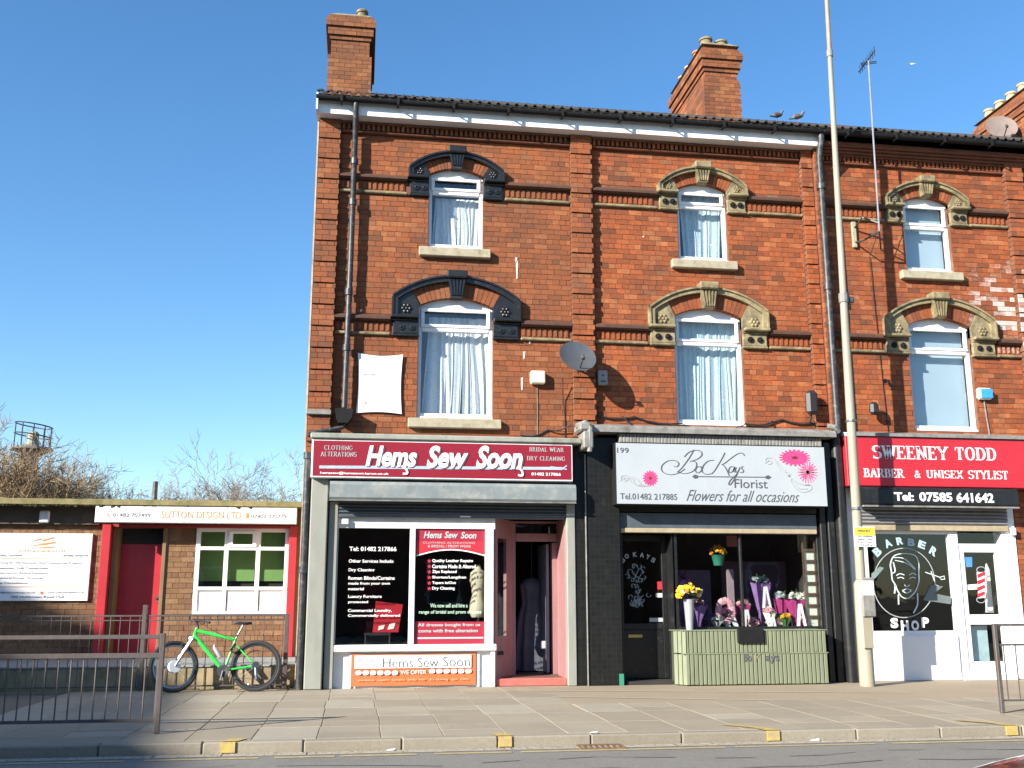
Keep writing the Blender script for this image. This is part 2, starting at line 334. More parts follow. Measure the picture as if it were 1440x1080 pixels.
# a broad-nib stroke alphabet for the serif capitals
def arc(cx, cz, rx, rz, a0, a1, n=10): return [(cx + rx * math.cos(R_(a0 + (a1 - a0) * i / n)), cz + rz * math.sin(R_(a0 + (a1 - a0) * i / n))) for i in range(n + 1)]
SER = {
 'S': (.62, [arc(.31, .74, .25, .23, 35, 270, 12) [:] + arc(.31, .27, .27, .24, 90, -150, 12)[1:]], [('v', .54, .78, .98), ('v', .06, .02, .22)]),
 'W': (1.02, [[(.1, .97), (.32, .03)], [(.32, .03), (.52, .9)], [(.5, .97), (.72, .03)], [(.72, .03), (.93, .97)]], [('h', .1, .97), ('h', .5, .97), ('h', .93, .97)]),
 'E': (.66, [[(.16, 0), (.16, 1)], [(.16, .97), (.58, .97)], [(.16, .52), (.44, .52)], [(.16, .03), (.6, .03)]], [('h', .14, .97), ('h', .14, .03), ('v', .58, .76, .98), ('v', .6, .02, .26), ('v', .44, .42, .62)]),
 'N': (.82, [[(.16, .03), (.16, .97)], [(.12, .97), (.68, .03)], [(.68, .03), (.68, .97)]], [('h', .14, .97), ('h', .16, .03), ('h', .68, .97)]),
 'Y': (.78, [[(.08, .97), (.4, .48)], [(.7, .97), (.4, .48)], [(.4, .5), (.4, .03)]], [('h', .1, .97), ('h', .7, .97), ('h', .4, .03)]),
 'T': (.72, [[(.36, .97), (.36, .03)], [(.06, .97), (.66, .97)]], [('v', .06, .74, .98), ('v', .66, .74, .98), ('h', .36, .03)]),
 'O': (.8, [arc(.4, .5, .3, .49, 0, 360, 20)], []),
 'D': (.78, [[(.16, .03), (.16, .97)], [(.16, .97), (.34, .97)] + arc(.34, .5, .34, .47, 90, -90, 12)[1:] + [(.16, .03)]], [('h', .12, .97), ('h', .12, .03)]),
 'B': (.7, [[(.16, .03), (.16, .97)], [(.16, .97), (.36, .97)] + arc(.36, .755, .19, .215, 90, -90, 8)[1:] + [(.16, .54)], [(.36, .54)] + arc(.36, .285, .24, .255, 90, -90, 8)[1:] + [(.16, .03)]], [('h', .12, .97), ('h', .12, .03)]),
 'A': (.8, [[(.12, .03), (.4, .99)], [(.4, .99), (.68, .03)], [(.2, .33), (.6, .33)]], [('h', .12, .03), ('h', .68, .03)]),
 'R': (.78, [[(.16, .03), (.16, .97)], [(.16, .97), (.36, .97)] + arc(.36, .735, .21, .235, 90, -90, 8)[1:] + [(.16, .5)], [(.36, .5), (.68, .03)]], [('h', .12, .97), ('h', .16, .03), ('h', .7, .03)]),
 'U': (.8, [[(.16, .97), (.16, .3)] + arc(.4, .29, .24, .28, 180, 360, 10)[1:] + [(.64, .97)]], [('h', .16, .97), ('h', .64, .97)]),
 'I': (.36, [[(.18, .03), (.18, .97)]], [('h', .18, .97), ('h', .18, .03)]),
 'X': (.78, [[(.12, .97), (.66, .03)], [(.66, .97), (.12, .03)]], [('h', .12, .97), ('h', .66, .97), ('h', .12, .03), ('h', .66, .03)]),
 'L': (.66, [[(.16, .97), (.16, .03)], [(.16, .03), (.6, .03)]], [('h', .16, .97), ('h', .12, .03), ('v', .6, .02, .26)]),
 'C': (.74, [arc(.4, .5, .3, .49, 40, 320, 16)], [('v', .63, .76, .97)]),
 'G': (.78, [arc(.4, .5, .3, .49, 40, 330, 16), [(.64, .05), (.64, .45)]], [('v', .63, .76, .97), ('h', .64, .45)]),
 'H': (.84, [[(.16, .03), (.16, .97)], [(.68, .03), (.68, .97)], [(.16, .5), (.68, .5)]], [('h', .16, .97), ('h', .16, .03), ('h', .68, .97), ('h', .68, .03)]),
 '&': (.9, [[(.8, .5), (.68, .5), (.55, .2), (.38, .02), (.2, .04), (.1, .22), (.2, .42), (.45, .62), (.5, .8), (.38, .97), (.26, .82), (.36, .6), (.78, .03)]], []),
 ' ': (.45, [], [])}
def nib(mb, pts, x, z, w, h, tv, th, y):
    """ribbon along pts whose width follows the direction of the stroke"""
    P = [Vector((x + p[0] * w, z + p[1] * h)) for p in pts]; n = len(P)
    closed = (P[0] - P[-1]).length < 1e-4
    L = []; Rr = []
    for i, p in enumerate(P):
        a = P[i - 1] if i else (P[-2] if closed else P[0]); b = P[i + 1] if i < n - 1 else (P[1] if closed else P[-1])
        d = (b - a).normalized(); t = (th + (tv - th) * abs(d.y) ** 1.5) / 2; q = Vector((-d.y, d.x)) * t
        L.append(p + q); Rr.append(p - q)
    mb.strip(L, Rr, y - .003, y)
def serif_text(s, x0, x1, z0, z1, y, m, parent, weight=.16, name='lettering'):
    tot = sum(SER[c][0] + .06 for c in s); w = (x1 - x0) / tot; h = z1 - z0; mb = MB(); x = x0
    tv = weight * h; th = .3 * tv
    for k, c in enumerate(s):
        W_, st, se = SER[c]; dy = .0004 * (k % 2)
        for p in st: nib(mb, p, x, z0, w, h, tv, th, y - dy)
        for e in se:
            if e[0] == 'h': mb.prism([(x + (e[1]) * w - tv * .85, z0 + e[2] * h - th / 2), (x + e[1] * w + tv * .85, z0 + e[2] * h - th / 2), (x + e[1] * w + tv * .85, z0 + e[2] * h + th / 2), (x + e[1] * w - tv * .85, z0 + e[2] * h + th / 2)], y - dy - .0036, y)
            else: mb.prism([(x + e[1] * w - th * .5, z0 + e[2] * h), (x + e[1] * w + th * .5, z0 + e[2] * h), (x + e[1] * w + th * .5, z0 + e[3] * h), (x + e[1] * w - th * .5, z0 + e[3] * h)], y - dy - .0039, y)
        x += (W_ + .06) * w
    return mb.build(name, m, parent)
def spline(pts, n=6):
    P = [Vector(p) for p in pts]; out = []
    for i in range(len(P) - 1):
        a, b, c, d = P[max(i - 1, 0)], P[i], P[i + 1], P[min(i + 2, len(P) - 1)]
        for k in range(n):
            t = k / n; out.append(.5 * ((2 * b) + (c - a) * t + (2 * a - 5 * b + 4 * c - d) * t * t + (3 * b - a - 3 * c + d) * t ** 3))
    out.append(P[-1]); return out
# ------------------------------------------------------------------ ground, road, pavement
def sheet(name, x0, x1, y0, y1, z, m, kind='structure', parent=None):
    return MB().add([(x0, y0, z), (x1, y0, z), (x1, y1, z), (x0, y1, z)], [(0, 1, 2, 3)]).build(name, m, parent, kind=kind)
M_ground = mat('rough_ground', (.13, .115, .07), .95, .4, .8, .5)
M_tarmac = mat('worn_tarmac', (.20, .19, .165), .9, .35, 75, .8, dirt=(.16, .148, .13), dirt_amt=.45, dirt_scale=1.1, bscale=160)
M_sealine = mat('pale_channel_line', (.38, .34, .26), .85, .3, 14, .2, dirt=(.24, .21, .17), dirt_amt=.5, dirt_scale=10)
M_joint = mat('sandy_joint', (.17, .14, .10), .95, .3, 20, .4)
sheet('ground', -700, 700, -700, 900, -.16, M_ground)
road = sheet('road', -60, 70, -14.2, -5.5, -.1, M_tarmac)
sheet('far_pavement', -60, 70, -19.5, -14.2, 0, mat('far_paving', (.36, .3, .22), .9, .2, 4, .3))
MB().box(-60, 70, -14.35, -14.203, -.15, -.004).build('far_kerb', M_kerb, kind='structure')
# painted lines and repairs on the road
def broken(name, y0, y1, z, m, gap, x0=-9, x1=16):
    mb = MB(); x = x0
    while x < x1:
        L = random.uniform(.5, 2.2); w = random.uniform(.0, .012)
        mb.add([(x, y0 + w, z), (x + L, y0 + w * .3, z), (x + L, y1 - w, z), (x, y1 - w * .6, z)], [(0, 1, 2, 3)]); x += L + (random.uniform(.01, gap))
    return mb.build(name, m, road)
broken('channel_strip', -5.70, -5.53, -.096, M_sealine, .03)
broken('yellow_line', -5.86, -5.78, -.096, mat('faded_yellow_line', (.44, .34, .15), .8, .3, 14, .2, dirt=(.28, .25, .19), dirt_amt=.6, dirt_scale=12), .2)
broken('tarmac_seam', -8.23, -8.16, -.096, mat('seam_pale', (.28, .26, .22), .9, .3, 20, .2), .4)
for k in range(3):
    random.seed(40 + k); P = [(-8 + i * .35, -6.35 - k * .55 + .12 * math.sin(i * .7 + k) + random.uniform(-.05, .05)) for i in range(60)]
    mb = MB()
    for i in range(59):
        if random.random() < .35: continue
        w = random.uniform(.006, .016); mb.add([(P[i][0], P[i][1] - w, -.0965), (P[i + 1][0], P[i + 1][1] - w, -.0965), (P[i + 1][0], P[i + 1][1] + w, -.0965), (P[i][0], P[i][1] + w, -.0965)], [(0, 1, 2, 3)])
    mb.build('tar_crack', mat('tar_crack', (.09, .085, .075), .8), road, kind='stuff')
mb = MB(); random.seed(50)
for k in range(900):
    x = random.uniform(-5, 9); y = -5.515 - abs(random.gauss(0, .09)); s_ = random.uniform(.004, .013); mb.add([(x - s_, y, -.0955), (x, y - s_, -.095), (x + s_, y, -.0955), (x, y + s_, -.092)], [(0, 1, 2, 3)])
mb.build('gutter_grit', mat('gutter_grit', (.2, .16, .1), .9, .5, 60), road, kind='stuff')
pave = MB().box(-60, 70, -5.36, .9, -.16, -.03).build('pavement', M_joint, kind='structure')
SL = {}
def slab(w, d):
    k = (round(w, 2), round(d, 2))
    if k not in SL:
        SL[k] = MB().cbox(-w / 2, w / 2, -d / 2, d / 2, -.03, 0, .004).build('paving_slab', M_slab, pave); return SL[k]
    o = SL[k].copy(); col.objects.link(o); o.parent = pave; return o
stuff = MB(); nslab = 0
MB().box(2.32, 12.03, -2.645, .075, -.03, -.001).build('resurfaced_strip', mat('sandy_resurfacing', (.30, .24, .165), .9, .1, 1.2, .3, dirt=(.27, .23, .17), dirt_amt=.4, dirt_scale=.9, bscale=160), pave)
random.seed(21); COLW = [(.602 if random.random() < .93 else .42) for _ in range(60)]
rows = [(-4.47, -5.355), (-3.56, -4.46), (-2.65, -3.55), (-1.74, -2.64), (-.83, -1.73), (.08, -.82)]
random.seed(21)
for ri, (ya, yb) in enumerate(rows):
    x = -4.6 + [0, .01, 0, -.015, .01, 0][ri]; ci = 0
    while x < 12:
        w = COLW[ci]; ci += 1
        if -4.4 < x < 11.5 and not (x > 2.3 and ri >= 3):
            parts = [(ya, yb)] if random.random() < .78 else [(ya, (ya + yb) / 2 + .004), ((ya + yb) / 2 - .004, yb)]
            for (a, b) in parts:
                o = slab(w, a - b); o.location = (x + w / 2, (a + b) / 2, random.uniform(-.0015, .0015))
                o.rotation_euler = (random.uniform(-.0025, .0025), random.uniform(-.0025, .0025), random.uniform(-.003, .003)); nslab += 1
        x += w + .005
for (xa, xb) in ((-16, -4.63), (12.03, 24)):
    for (ya, yb) in rows:
        x = xa
        while x < xb - .5: stuff.cbox(x, x + .6, yb, ya, -.03, 0, .004, random.random()); x += .607
for x in [i * .611 - 16 for i in range(24)]: stuff.cbox(x, x + .6, .09, .098, -.03, 0, .003)
stuff.build('paving_slab', M_slabj, pave, kind='stuff')
sheet('tarmac_strip', .1, 12, .081, .9, -.006, M_sealine, None, pave)
random.seed(22)
x = -16.0; k = 0
while x < 24:
    L = .914; kz = random.uniform(-.003, .003)
    MB().cbox(x, x + L - .008, -5.5, -5.362, -.14, .0 + kz, .012).build('kerb_stone', M_kerb, pave); x += L
for i, px in enumerate((316, 714, 1083, 1412)):
    xx = (-1.15, 1.43, 4.13, 6.72)[i]
    mb = MB().box(xx - .065, xx + .065, -5.516, -5.501, -.09, .004).add([(xx - .08, -5.501, .009), (xx + .08, -5.501, .009), (xx + (.16 if i == 0 else .02), -5.3, .009), (xx - (0 if i == 0 else .12), -5.3, .009)], [(0, 1, 2, 3)])
    if i >= 2: mb.add([(xx - .12, -5.3, .009), (xx + .02, -5.3, .009), (xx - .24, -5.0, .009), (xx - .36, -5.0, .009)], [(0, 1, 2, 3)])
    mb.build('yellow_kerb_mark', M_yellow, pave)
# pale scrape lines across the paving
for (a, b) in (((2.1, -.75), (7.6, -1.95)), ((2.6, -1.75), (5.6, -2.75))):
    A, B = Vector(a), Vector(b); n = (B - A).normalized(); n = Vector((-n.y, n.x)) * .018
    MB().add([(*(A + n), .0085), (*(A - n), .0085), (*(B - n), .0085), (*(B + n), .0085)], [(0, 1, 2, 3)]).build('filled_trench_edge', mat('pale_trench_edge', (.46, .41, .33), .9, .2, 20, .2), pave)
g = MB().box(2.12, 2.56, -5.78, -5.51, -.11, -.098)
for i in range(7): g.add([(2.15 + i * .057, -5.76, -.086), (2.175 + i * .057, -5.76, -.086), (2.2 + i * .057, -5.53, -.086), (2.175 + i * .057, -5.53, -.086)], [(0, 1, 2, 3)])
for (a, b, c, d) in ((2.12, 2.56, -5.78, -5.76), (2.12, 2.56, -5.53, -5.51), (2.12, 2.14, -5.76, -5.53), (2.54, 2.56, -5.76, -5.53)): g.box(a, b, c, d, -.098, -.085)
thing('drain_grate', g, mat('rusty_iron', (.17, .10, .05), .8, .4, 20, .3), 'rusty iron drain grate with slanting bars in the gutter', 'drain grate')

# ------------------------------------------------------------------ the brick terrace
CO, BL, JT = .0866, .225, .0065
def lay(x0, x1, z0, z1, holes=(), ph=0):
    out = []; k = 0; z = z0
    while z < z1 - .03:
        zt = min(z + CO, z1); zc = (z + zt) / 2
        iv = [(x0, x1)]
        for h in holes:
            if h[2] < zc < h[3]:
                iv = [p for a, b in iv for p in ((a, min(b, h[0])), (max(a, h[1]), b)) if p[1] - p[0] > .03] if any(a < h[1] and b > h[0] for a, b in iv) else iv
        head = (k % 4 == 3); p = BL / 2 if head else BL; s = x0 - ((.0 if k % 2 else p / 2) if not head else p * .25) + ph
        for a, b in iv:
            i = math.floor((a - s) / p); q = s + i * p
            while q < b:
                u, v = max(q, a), min(q + p, b)
                if v - u > .035: out.append((u + JT / 2, v - JT / 2, z + JT / 2, zt - JT / 2, head))
                q += p
        z += CO; k += 1
    return out
BRK = {}
def put_bricks(house, lst, mj, mo, most=300, L=BL - JT, H=CO - JT):
    """lst of (x0,x1,z0,z1,y): the nearest whole ones become parts, the rest one mesh"""
    cand = sorted([b for b in lst if b[1] - b[0] > L * .97 and b[3] - b[2] > H * .97], key=lambda b: (Vector(((b[0] + b[1]) / 2, b[4], b[2])) - CAM).length)
    sel = cand[:most]; ids = {id(b) for b in sel}
    key = (mo.name, L)
    off = root_loc(house)
    for b in sel:
        if key not in BRK:
            o = MB().box(-L / 2, L / 2, 0, .05, -H / 2, H / 2, back=False).build('brick', mo, None); BRK[key] = o; o.parent = house
        else:
            o = BRK[key].copy(); col.objects.link(o); o.parent = house
        o.location = Vector(((b[0] + b[1]) / 2, b[4] + random.uniform(-.0035, .003), (b[2] + b[3]) / 2)) - off
        o.rotation_euler = (random.uniform(-.02, .02), random.uniform(-.008, .008), random.uniform(-.012, .012))
    mb = MB()
    for b in lst:
        if id(b) in ids: continue
        y = b[4] + random.uniform(-.0035, .003)
        mb.box(b[0], b[1], y, y + .05, b[2], b[3], random.random(), back=False)
    return mb.build('brick', mj, house, kind='stuff')

def arcpt(cx, cz, r, a): return (cx + r * math.sin(a), cz + r * math.cos(a))
def window(house, x0, x1, z0, ze, rise, ztr, curtain, y=.085, cm=None):
    xc = (x0 + x1) / 2; hw = (x1 - x0) / 2; R = (hw * hw + rise * rise) / (2 * rise); cz = ze + rise - R
    th = math.asin(hw / R); A = [arcpt(xc, cz, R, -th + 2 * th * i / 12) for i in range(13)]
    f = MB(); b = .055
    f.prism([(x0, ze - .03)] + A + [(x1, ze - .03)], y, y + .07)
    f.box(x0, x0 + b, y, y + .07, z0, ze - .03); f.box(x1 - b, x1, y, y + .07, z0, ze - .03)
    f.box(x0 + b, x1 - b, y, y + .07, z0, z0 + b)
    f.cbox(x0 + b, x1 - b, y - .012, y + .07, ztr - .035, ztr + .03, .008)
    # opening casement of the top light
    a0, a1, c0, c1 = x0 + b - .02, x1 - b + .02, ztr + .03, ze - .03
    for q in ((a0, a1, c1 - .05, c1 + .01), (a0, a1, c0, c0 + .05), (a0, a0 + .06, c0 + .05, c1 - .05), (a1 - .06, a1, c0 + .05, c1 - .05)): f.cbox(q[0], q[1], y - .03, y - .001, q[2], q[3], .008)
    f.box(x0 - .01, x1 + .01, y - .05, y + .05, z0 - .045, z0 - .001)
    w = f.build('window', M_upvc, house)
    MB().box(a0 + .06, a1 - .06, y + .03, y + .045, c0 + .05, c1 - .05).build('pane', M_glass, w)
    MB().box(x0 + b, x1 - b, y + .03, y + .045, z0 + b, ztr - .035).build('pane', M_glass, w)
    if curtain == 'blind':
        MB().box(x0 + b * .5, x1 - b * .5, y + .16, y + .165, z0, ze + .02).build('blind', M_blind, w)
    else:
        def drape(u0, u1, zt, zb, n, amp, lean=0, tight=0):
            mb = MB(); N = n * 10; vs = []; rows_ = 9; cum = [0]
            for i in range(N): cum.append(cum[-1] + .35 + 1.5 * random.random() ** 2 * (1 + math.sin(i * .37 + n)))
            cum = [q_ / cum[-1] * n * 1.25 for q_ in cum]
            ph = [random.uniform(-1.2, 1.2) for _ in range(2 * n + 4)]
            for j in range(rows_ + 1):
                t = j / rows_; zz = zt + (zb - zt) * t
                for i in range(N + 1):
                    s_ = i / N; k_ = cum[i]; a_ = amp * (.35 + .65 * t) * (.65 + .35 * math.sin(int(k_) * 2.3))
                    xx = u0 + (u1 - u0) * s_ + lean * t * (1 - s_) + .022 * math.sin(t * 3.2 + ph[int(k_)] * 2)
                    yy = y + .17 + a_ * math.sin(k_ * 2 * math.pi + ph[int(k_) % len(ph)] * .4 + t * 1.3 * math.sin(int(k_) * 1.7))
                    vs.append((xx, yy, zz))
            fs = [(j * (N + 1) + i, j * (N + 1) + i + 1, (j + 1) * (N + 1) + i + 1, (j + 1) * (N + 1) + i) for j in range(rows_) for i in range(N)]
            mb.add(vs, fs); return mb
        for c in curtain: drape(*c).build('net_curtain', cm or M_lace, w, smooth=True)
    return w

def surround(house, x0, x1, ze, rise, zs, hoodw, vt, m, band=.06, vd=.22, small=(.22,), proj=.095):
    """segmental brick arch with stone label, keystone and carved end blocks"""
    xc = (x0 + x1) / 2; hw = (x1 - x0) / 2; R = (hw * hw + rise * rise) / (2 * rise); cz = ze + rise - R
    th = math.asin(hw / R); R1 = R + vt; R2 = R1 + band
    kh = .085 if hw < .5 else .095   # half width of keystone at its foot
    n = 7; ks = kh / R * 1.05
    for s in (-1, 1):
        for i in range(n):
            a = ks + (th - ks) * i / n; b = ks + (th - ks) * (i + 1) / n - .006 / R
            MB().prism([arcpt(xc, cz, R, s * a), arcpt(xc, cz, R1, s * a), arcpt(xc, cz, R1, s * b), arcpt(xc, cz, R, s * b)], -.018 + random.uniform(-.003, .003), .13).build('arch_brick', M_bo, house)
        # springer: carved block
        so = hoodw - band
        t2 = math.asin(min(.98, so / R1)); pts = [(xc + s * so, zs), (xc + s * hw, zs), (xc + s * hw, ze), arcpt(xc, cz, R1, s * th)]
        pts += [arcpt(xc, cz, R1, s * (th + (t2 - th) * q / 5)) for q in range(1, 6)]
        if s < 0: pts = pts[::-1]
        blk = MB().prism(pts, -.05, .12)
        block = blk.build('springer_block', m, house)
        cx, czz = xc + s * (hw + so) / 2 + s * .03, zs + (ze - zs) * .5 + (.02 if hw > .5 else .06); r = .075 if hw > .5 else .055
        ro = MB()
        for q in range(6): ro.blob((cx + r * .75 * math.cos(q * 1.047), -.056, czz + r * .75 * math.sin(q * 1.047)), r * .42, 8, (1, .55, 1))
        ro.blob((cx, -.06, czz), r * .36, 8, (1, .7, 1)); ro.build('rosette', m, block, smooth=True)
        # hood moulding side and lower shelf
        hd = MB(); ang = [th * 0 + kh / R2 + (math.asin(min(.985, hoodw / R2)) - kh / R2) * q / 9 for q in range(10)]
        A1 = [arcpt(xc, cz, R1, s * a * (1 if q < 9 else 1)) for q, a in enumerate(ang)]; A2 = [arcpt(xc, cz, R2, s * a) for a in ang]
        A1[-1] = (xc + s * so, cz + math.sqrt(max(.001, R1 * R1 - so * so)))
        hd.strip(A1, A2, -proj, .02); A3 = [arcpt(xc, cz, R2 - .022, s * a) for a in ang]
        A4 = [arcpt(xc, cz, R2 + .03, s * a) for a in ang]; hd.strip(A2, A4, -proj - .03, .02)
        zt = A2[-1][1]
        hd.prism([(xc + s * so, zs), (xc + s * so, A1[-1][1]), (xc + s * hoodw, zt), (xc + s * hoodw, zs)], -proj, .02)
        hd.prism([(xc + s * (hoodw + .03), zs), (xc + s * (hoodw + .03), zt - .02), (xc + s * hoodw, zt), (xc + s * hoodw, zs)], -proj - .02, .02)
        hd.build('hood_mould', m, house)
        lo, hi = sorted((xc + s * (hw + .0), xc + s * (hoodw + .04)))
        MB().cbox(lo, hi, -proj - .05, .05, zs - .055, zs - .002, .015).cbox(lo, hi, -.06, .05, zs - .085, zs - .057, .01).build('shelf_mould', m, house)
        lo, hi = sorted((xc + s * (hw + .0), xc + s * hoodw)); z1 = zs - .088; z0_ = z1 - .21
        cb = MB().cbox(lo, hi, -.045, .05, z0_, z1, .01).cbox(lo - .01, hi + .01, -.07, .05, z0_ - .045, z0_ - .002, .012).build('corbel_block', m, house)
        for q in (.3, .7):
            c = lo + (hi - lo) * q; rr = MB(); zc = (z0_ + z1) / 2
            rr.tube([(c, -.046, zc), (c, -.066, zc)], .05, 12); rr.blob((c, -.07, zc), .022, 8, (1, .6, 1)); rr.build('boss', M_blackm if m is M_stone else m, cb)
    # keystone
    zb = cz + R - .01; zt = cz + R2; kt = kh * 1.75
    k = MB().prism([(xc - kh, zb), (xc + kh, zb), (xc + kt * .85, zt - .03), (xc - kt * .85, zt - .03)], -proj - .02, .1)
    cap = MB().cbox(xc - kt, xc + kt, -proj - .09, .05, zt - .028, zt + .1, .02)
    kk = k.build('keystone', m, house); fl = MB()
    for q in range(5):
        u = -1 + q * .5; fl.prism([(xc + u * kh * .8 - .009, zb + .02), (xc + u * kh * .8 + .009, zb + .02), (xc + u * kt * .7 + .012, zt - .045), (xc + u * kt * .7 - .012, zt - .045)], -proj - .042, -proj - .019)
    fl.build('fluting', m, kk); cap.build('cap', m, kk)

UP = dict(z0=6.88, ze=8.11, rise=.12); LO = dict(z0=4.08, ze=5.865, rise=.145)
ZU, ZL = 8.045, 5.68
def sill(house, x0, x1, z):
    MB().cbox(x0, x1, -.10, .1, z - .15, z, .012).build('sill', M_sill, house)
def band(house, segs, zs):
    m2 = M_bj
    for x0, x1 in segs:
        MB().prismx([(.02, zs + .02), (-.03, zs + .02), (-.1, zs - .03), (-.1, zs - .065), (-.05, zs - .09), (.02, zs - .09)], x0, x1).build('string_mould', mat('dark_brown_terracotta', (.075, .035, .022), .8, .3, 14, .3, dirt=(.15, .055, .03), dirt_amt=.2), house)  # very dark brown base with redder patches along the whole mould
        b = MB(); x = x0 + .01
        while x < x1 - .05:
            b.box(x, x + .079, -.006 - random.random() * .004, .03, zs - .265, zs - .1, random.random() * .6); b.box(x + .02, x + .058, -.02, -.004, zs - .235, zs - .13, .5); x += .0875
        b.build('patterned_band', m2, house, kind='stuff')
        MB().cbox(x0, x1, -.055, .03, zs - .315, zs - .268, .012).build('string_ledge', M_stone, house)
def pilaster(x0, x1, z0, z1, lst, house, proj=.11):
    mb = MB(); z = z1
    core = MB().box(x0 + .02, x1 - .02, -proj + .055, .05, z0, z1 + .05)
    core.build('pilaster', M_mortar, house)
    while z > z0:
        a = max(z - .349, z0)
        mb.box(x0 + .01, x1 - .01, -proj + .012, .04, a + .012, z - .012)
        for (u, v, p, q, h) in lay(x0, x1, a + .012, z - .01): lst.append((u, v, p, q, -proj))
        # side bricks (both flanks)
        zz = a + .012; k = 0
        while zz < z - .03:
            k += 1; mb.box(x0 + .002, x0 + .03, -proj + .02, .01, zz + .004, zz + CO * .93 - .004); mb.box(x1 - .03, x1 - .002, -proj + .02, .01, zz + .004, zz + CO * .93 - .004); zz += CO
        z -= .349
    o = mb.build('pilaster_core', M_mortar, house)

def chimney(house, x0, x1, y0, y1, z0, z1, pots, step=None):
    ch = MB().box(x0 + .04, x1 - .04, y0 + .04, y1 - .04, z0, z1).build('chimney', M_mortar, house)
    b = MB(); z = z0; k = 0; n = int((z1 - z0) / CO)
    while z < z1 - .02:
        top = n - k
        e = {1: .06, 2: .11, 3: .11, 4: .07, 5: .07, 6: .03}.get(top, 0)
        if step and z < step: e = .05
        if not e and top > 12 and False: e = 0
        p = BL; s = (k % 2) * p / 2
        def run(a, c, fn):
            q = a - s
            while q < c:
                u, v = max(q, a), min(q + p, c)
                if v - u > .03: fn(u + JT / 2, v - JT / 2)
                q += p
        za, zb = z + JT / 2, z + CO - JT / 2; X0, X1, Y0, Y1 = x0 - e, x1 + e, y0 - e, y1 + e
        run(X0, X1, lambda u, v: b.box(u, v, Y0, Y0 + .1, za, zb, random.random()))
        run(X0, X1, lambda u, v: b.box(u, v, Y1 - .1, Y1, za, zb, random.random()))
        run(Y0 + .1, Y1 - .1, lambda u, v: b.box(X0, X0 + .1, u, v, za, zb, random.random()))
        run(Y0 + .1, Y1 - .1, lambda u, v: b.box(X1 - .1, X1, u, v, za, zb, random.random()))
        if e: b.box(X0 + .03, X1 - .03, Y0 + .03, Y1 - .03, z + .003, z + CO - .003, .2)
        z += CO; k += 1
    b.build('brick', M_cj, ch, kind='stuff')
    fl = MB(); c = .1
    fl.add([(x0 - .06, y0 - .06, z), (x1 + .06, y0 - .06, z), (x1 + .06, y1 + .06, z), (x0 - .06, y1 + .06, z), (x0 + c, y0 + c, z + .13), (x1 - c, y0 + c, z + .13), (x1 - c, y1 - c, z + .13), (x0 + c, y1 - c, z + .13)], [(3, 2, 1, 0), (4, 5, 6, 7), (0, 1, 5, 4), (1, 2, 6, 5), (2, 3, 7, 6), (3, 0, 4, 7)])
    fl.build('mortar_cap', M_stone, ch)
    for (px, py, r, h, mm) in pots:
        MB().lathe((px, py, z), [(r * 1.05, 0), (r, .1), (r * .9, h * .8), (r * 1.1, h * .82), (r * 1.1, h * .95), (r * .95, h), (r * .8, h), (r * .8, h * .5)], 14).build('chimney_pot', mm, ch, smooth=True)
    return ch
M_pot = mat('buff_chimney_pot', (.46, .34, .2), .8, .25, 8, .3, dirt=(.2, .15, .08), dirt_amt=.4)
M_potr = mat('terracotta_pot', (.42, .15, .07), .8, .2, 8, .3)

def roof(house, x0, x1, gz=9.205):
    s = .5; y0, y1 = -.36, 4.1
    rf = MB().prismx([(y0, gz - .03), (y0, gz + .03), (y1, gz + .03 + (y1 - y0) * s), (y1 + 4.4, gz + .03), (y1 + 4.4, gz - .03), (y1, gz - .03 + (y1 - y0) * s)], x0, x1).build('roof', mat('dark_roof', (.045, .04, .038), .85, .3, 10, .4), house)
    w = .302; n = int((x1 - x0) / w); w = (x1 - x0) / n; tm = None; off = root_loc(house)
    for c in range(3):
        for i in range(n):
            if tm is None:
                mb = MB(); prof = []
                for q in range(17):
                    t = q / 16; prof.append((t * w, .012 + .035 * max(0, math.sin(t * 4 * math.pi)) ** .7))
                vs = []
                for yy, dz in ((0, 0), (.4, .2)):
                    vs += [(u, yy, v + dz) for u, v in prof] + [(u, yy, v + dz - .022) for u, v in prof]
                N = 17; fs = []
                for q in range(16):
                    fs += [(q, q + 1, q + 1 + 2 * N, q + 2 * N), (q + N, q + 1 + N, q + 1, q), (q + N, q + 3 * N, q + 1 + 3 * N, q + 1 + N)]
                fs += [(0, 2 * N, 3 * N, N), (16, 16 + N, 16 + 3 * N, 16 + 2 * N)]
                o = tm = mb.add(vs, fs).build('roof_tile', M_roof_tile, rf, local=True)
            else: o = tm.copy(); col.objects.link(o); o.parent = rf
            o.location = Vector((x0 + i * w, y0 - .04 + c * .33, gz + .035 + c * .165 + .012 * c)) - off
    MB().tube([(x0, y1, gz + .08 + (y1 - y0) * s), (x1, y1, gz + .08 + (y1 - y0) * s)], .11, 8).build('ridge', M_roof_tile, rf)
    return rf
def gutter(house, x0, x1, z=9.17, y=-.39):
    mb = MB(); N = 8
    pr = [(y + .06 * math.cos(a), z + .07 * math.sin(a)) for a in [math.pi + math.pi * i / N for i in range(N + 1)]]
    pi = [(y + .052 * math.cos(a), z + .06 * math.sin(a)) for a in [2 * math.pi - math.pi * i / N for i in range(N + 1)]]
    for i in range(N): mb.prismx([pr[i], pr[i + 1], pi[N - i - 1], pi[N - i]], x0, x1)
    gt = mb.build('gutter', M_blackm, house); x = x0 + .4
    while x < x1: MB().box(x - .02, x + .02, y - .078, y + .06, z - .1, z - .086).box(x - .02, x + .02, y - .09, y - .072, z - .1, z + .02).build('bracket', M_blackm, gt); x += .9
    return gt
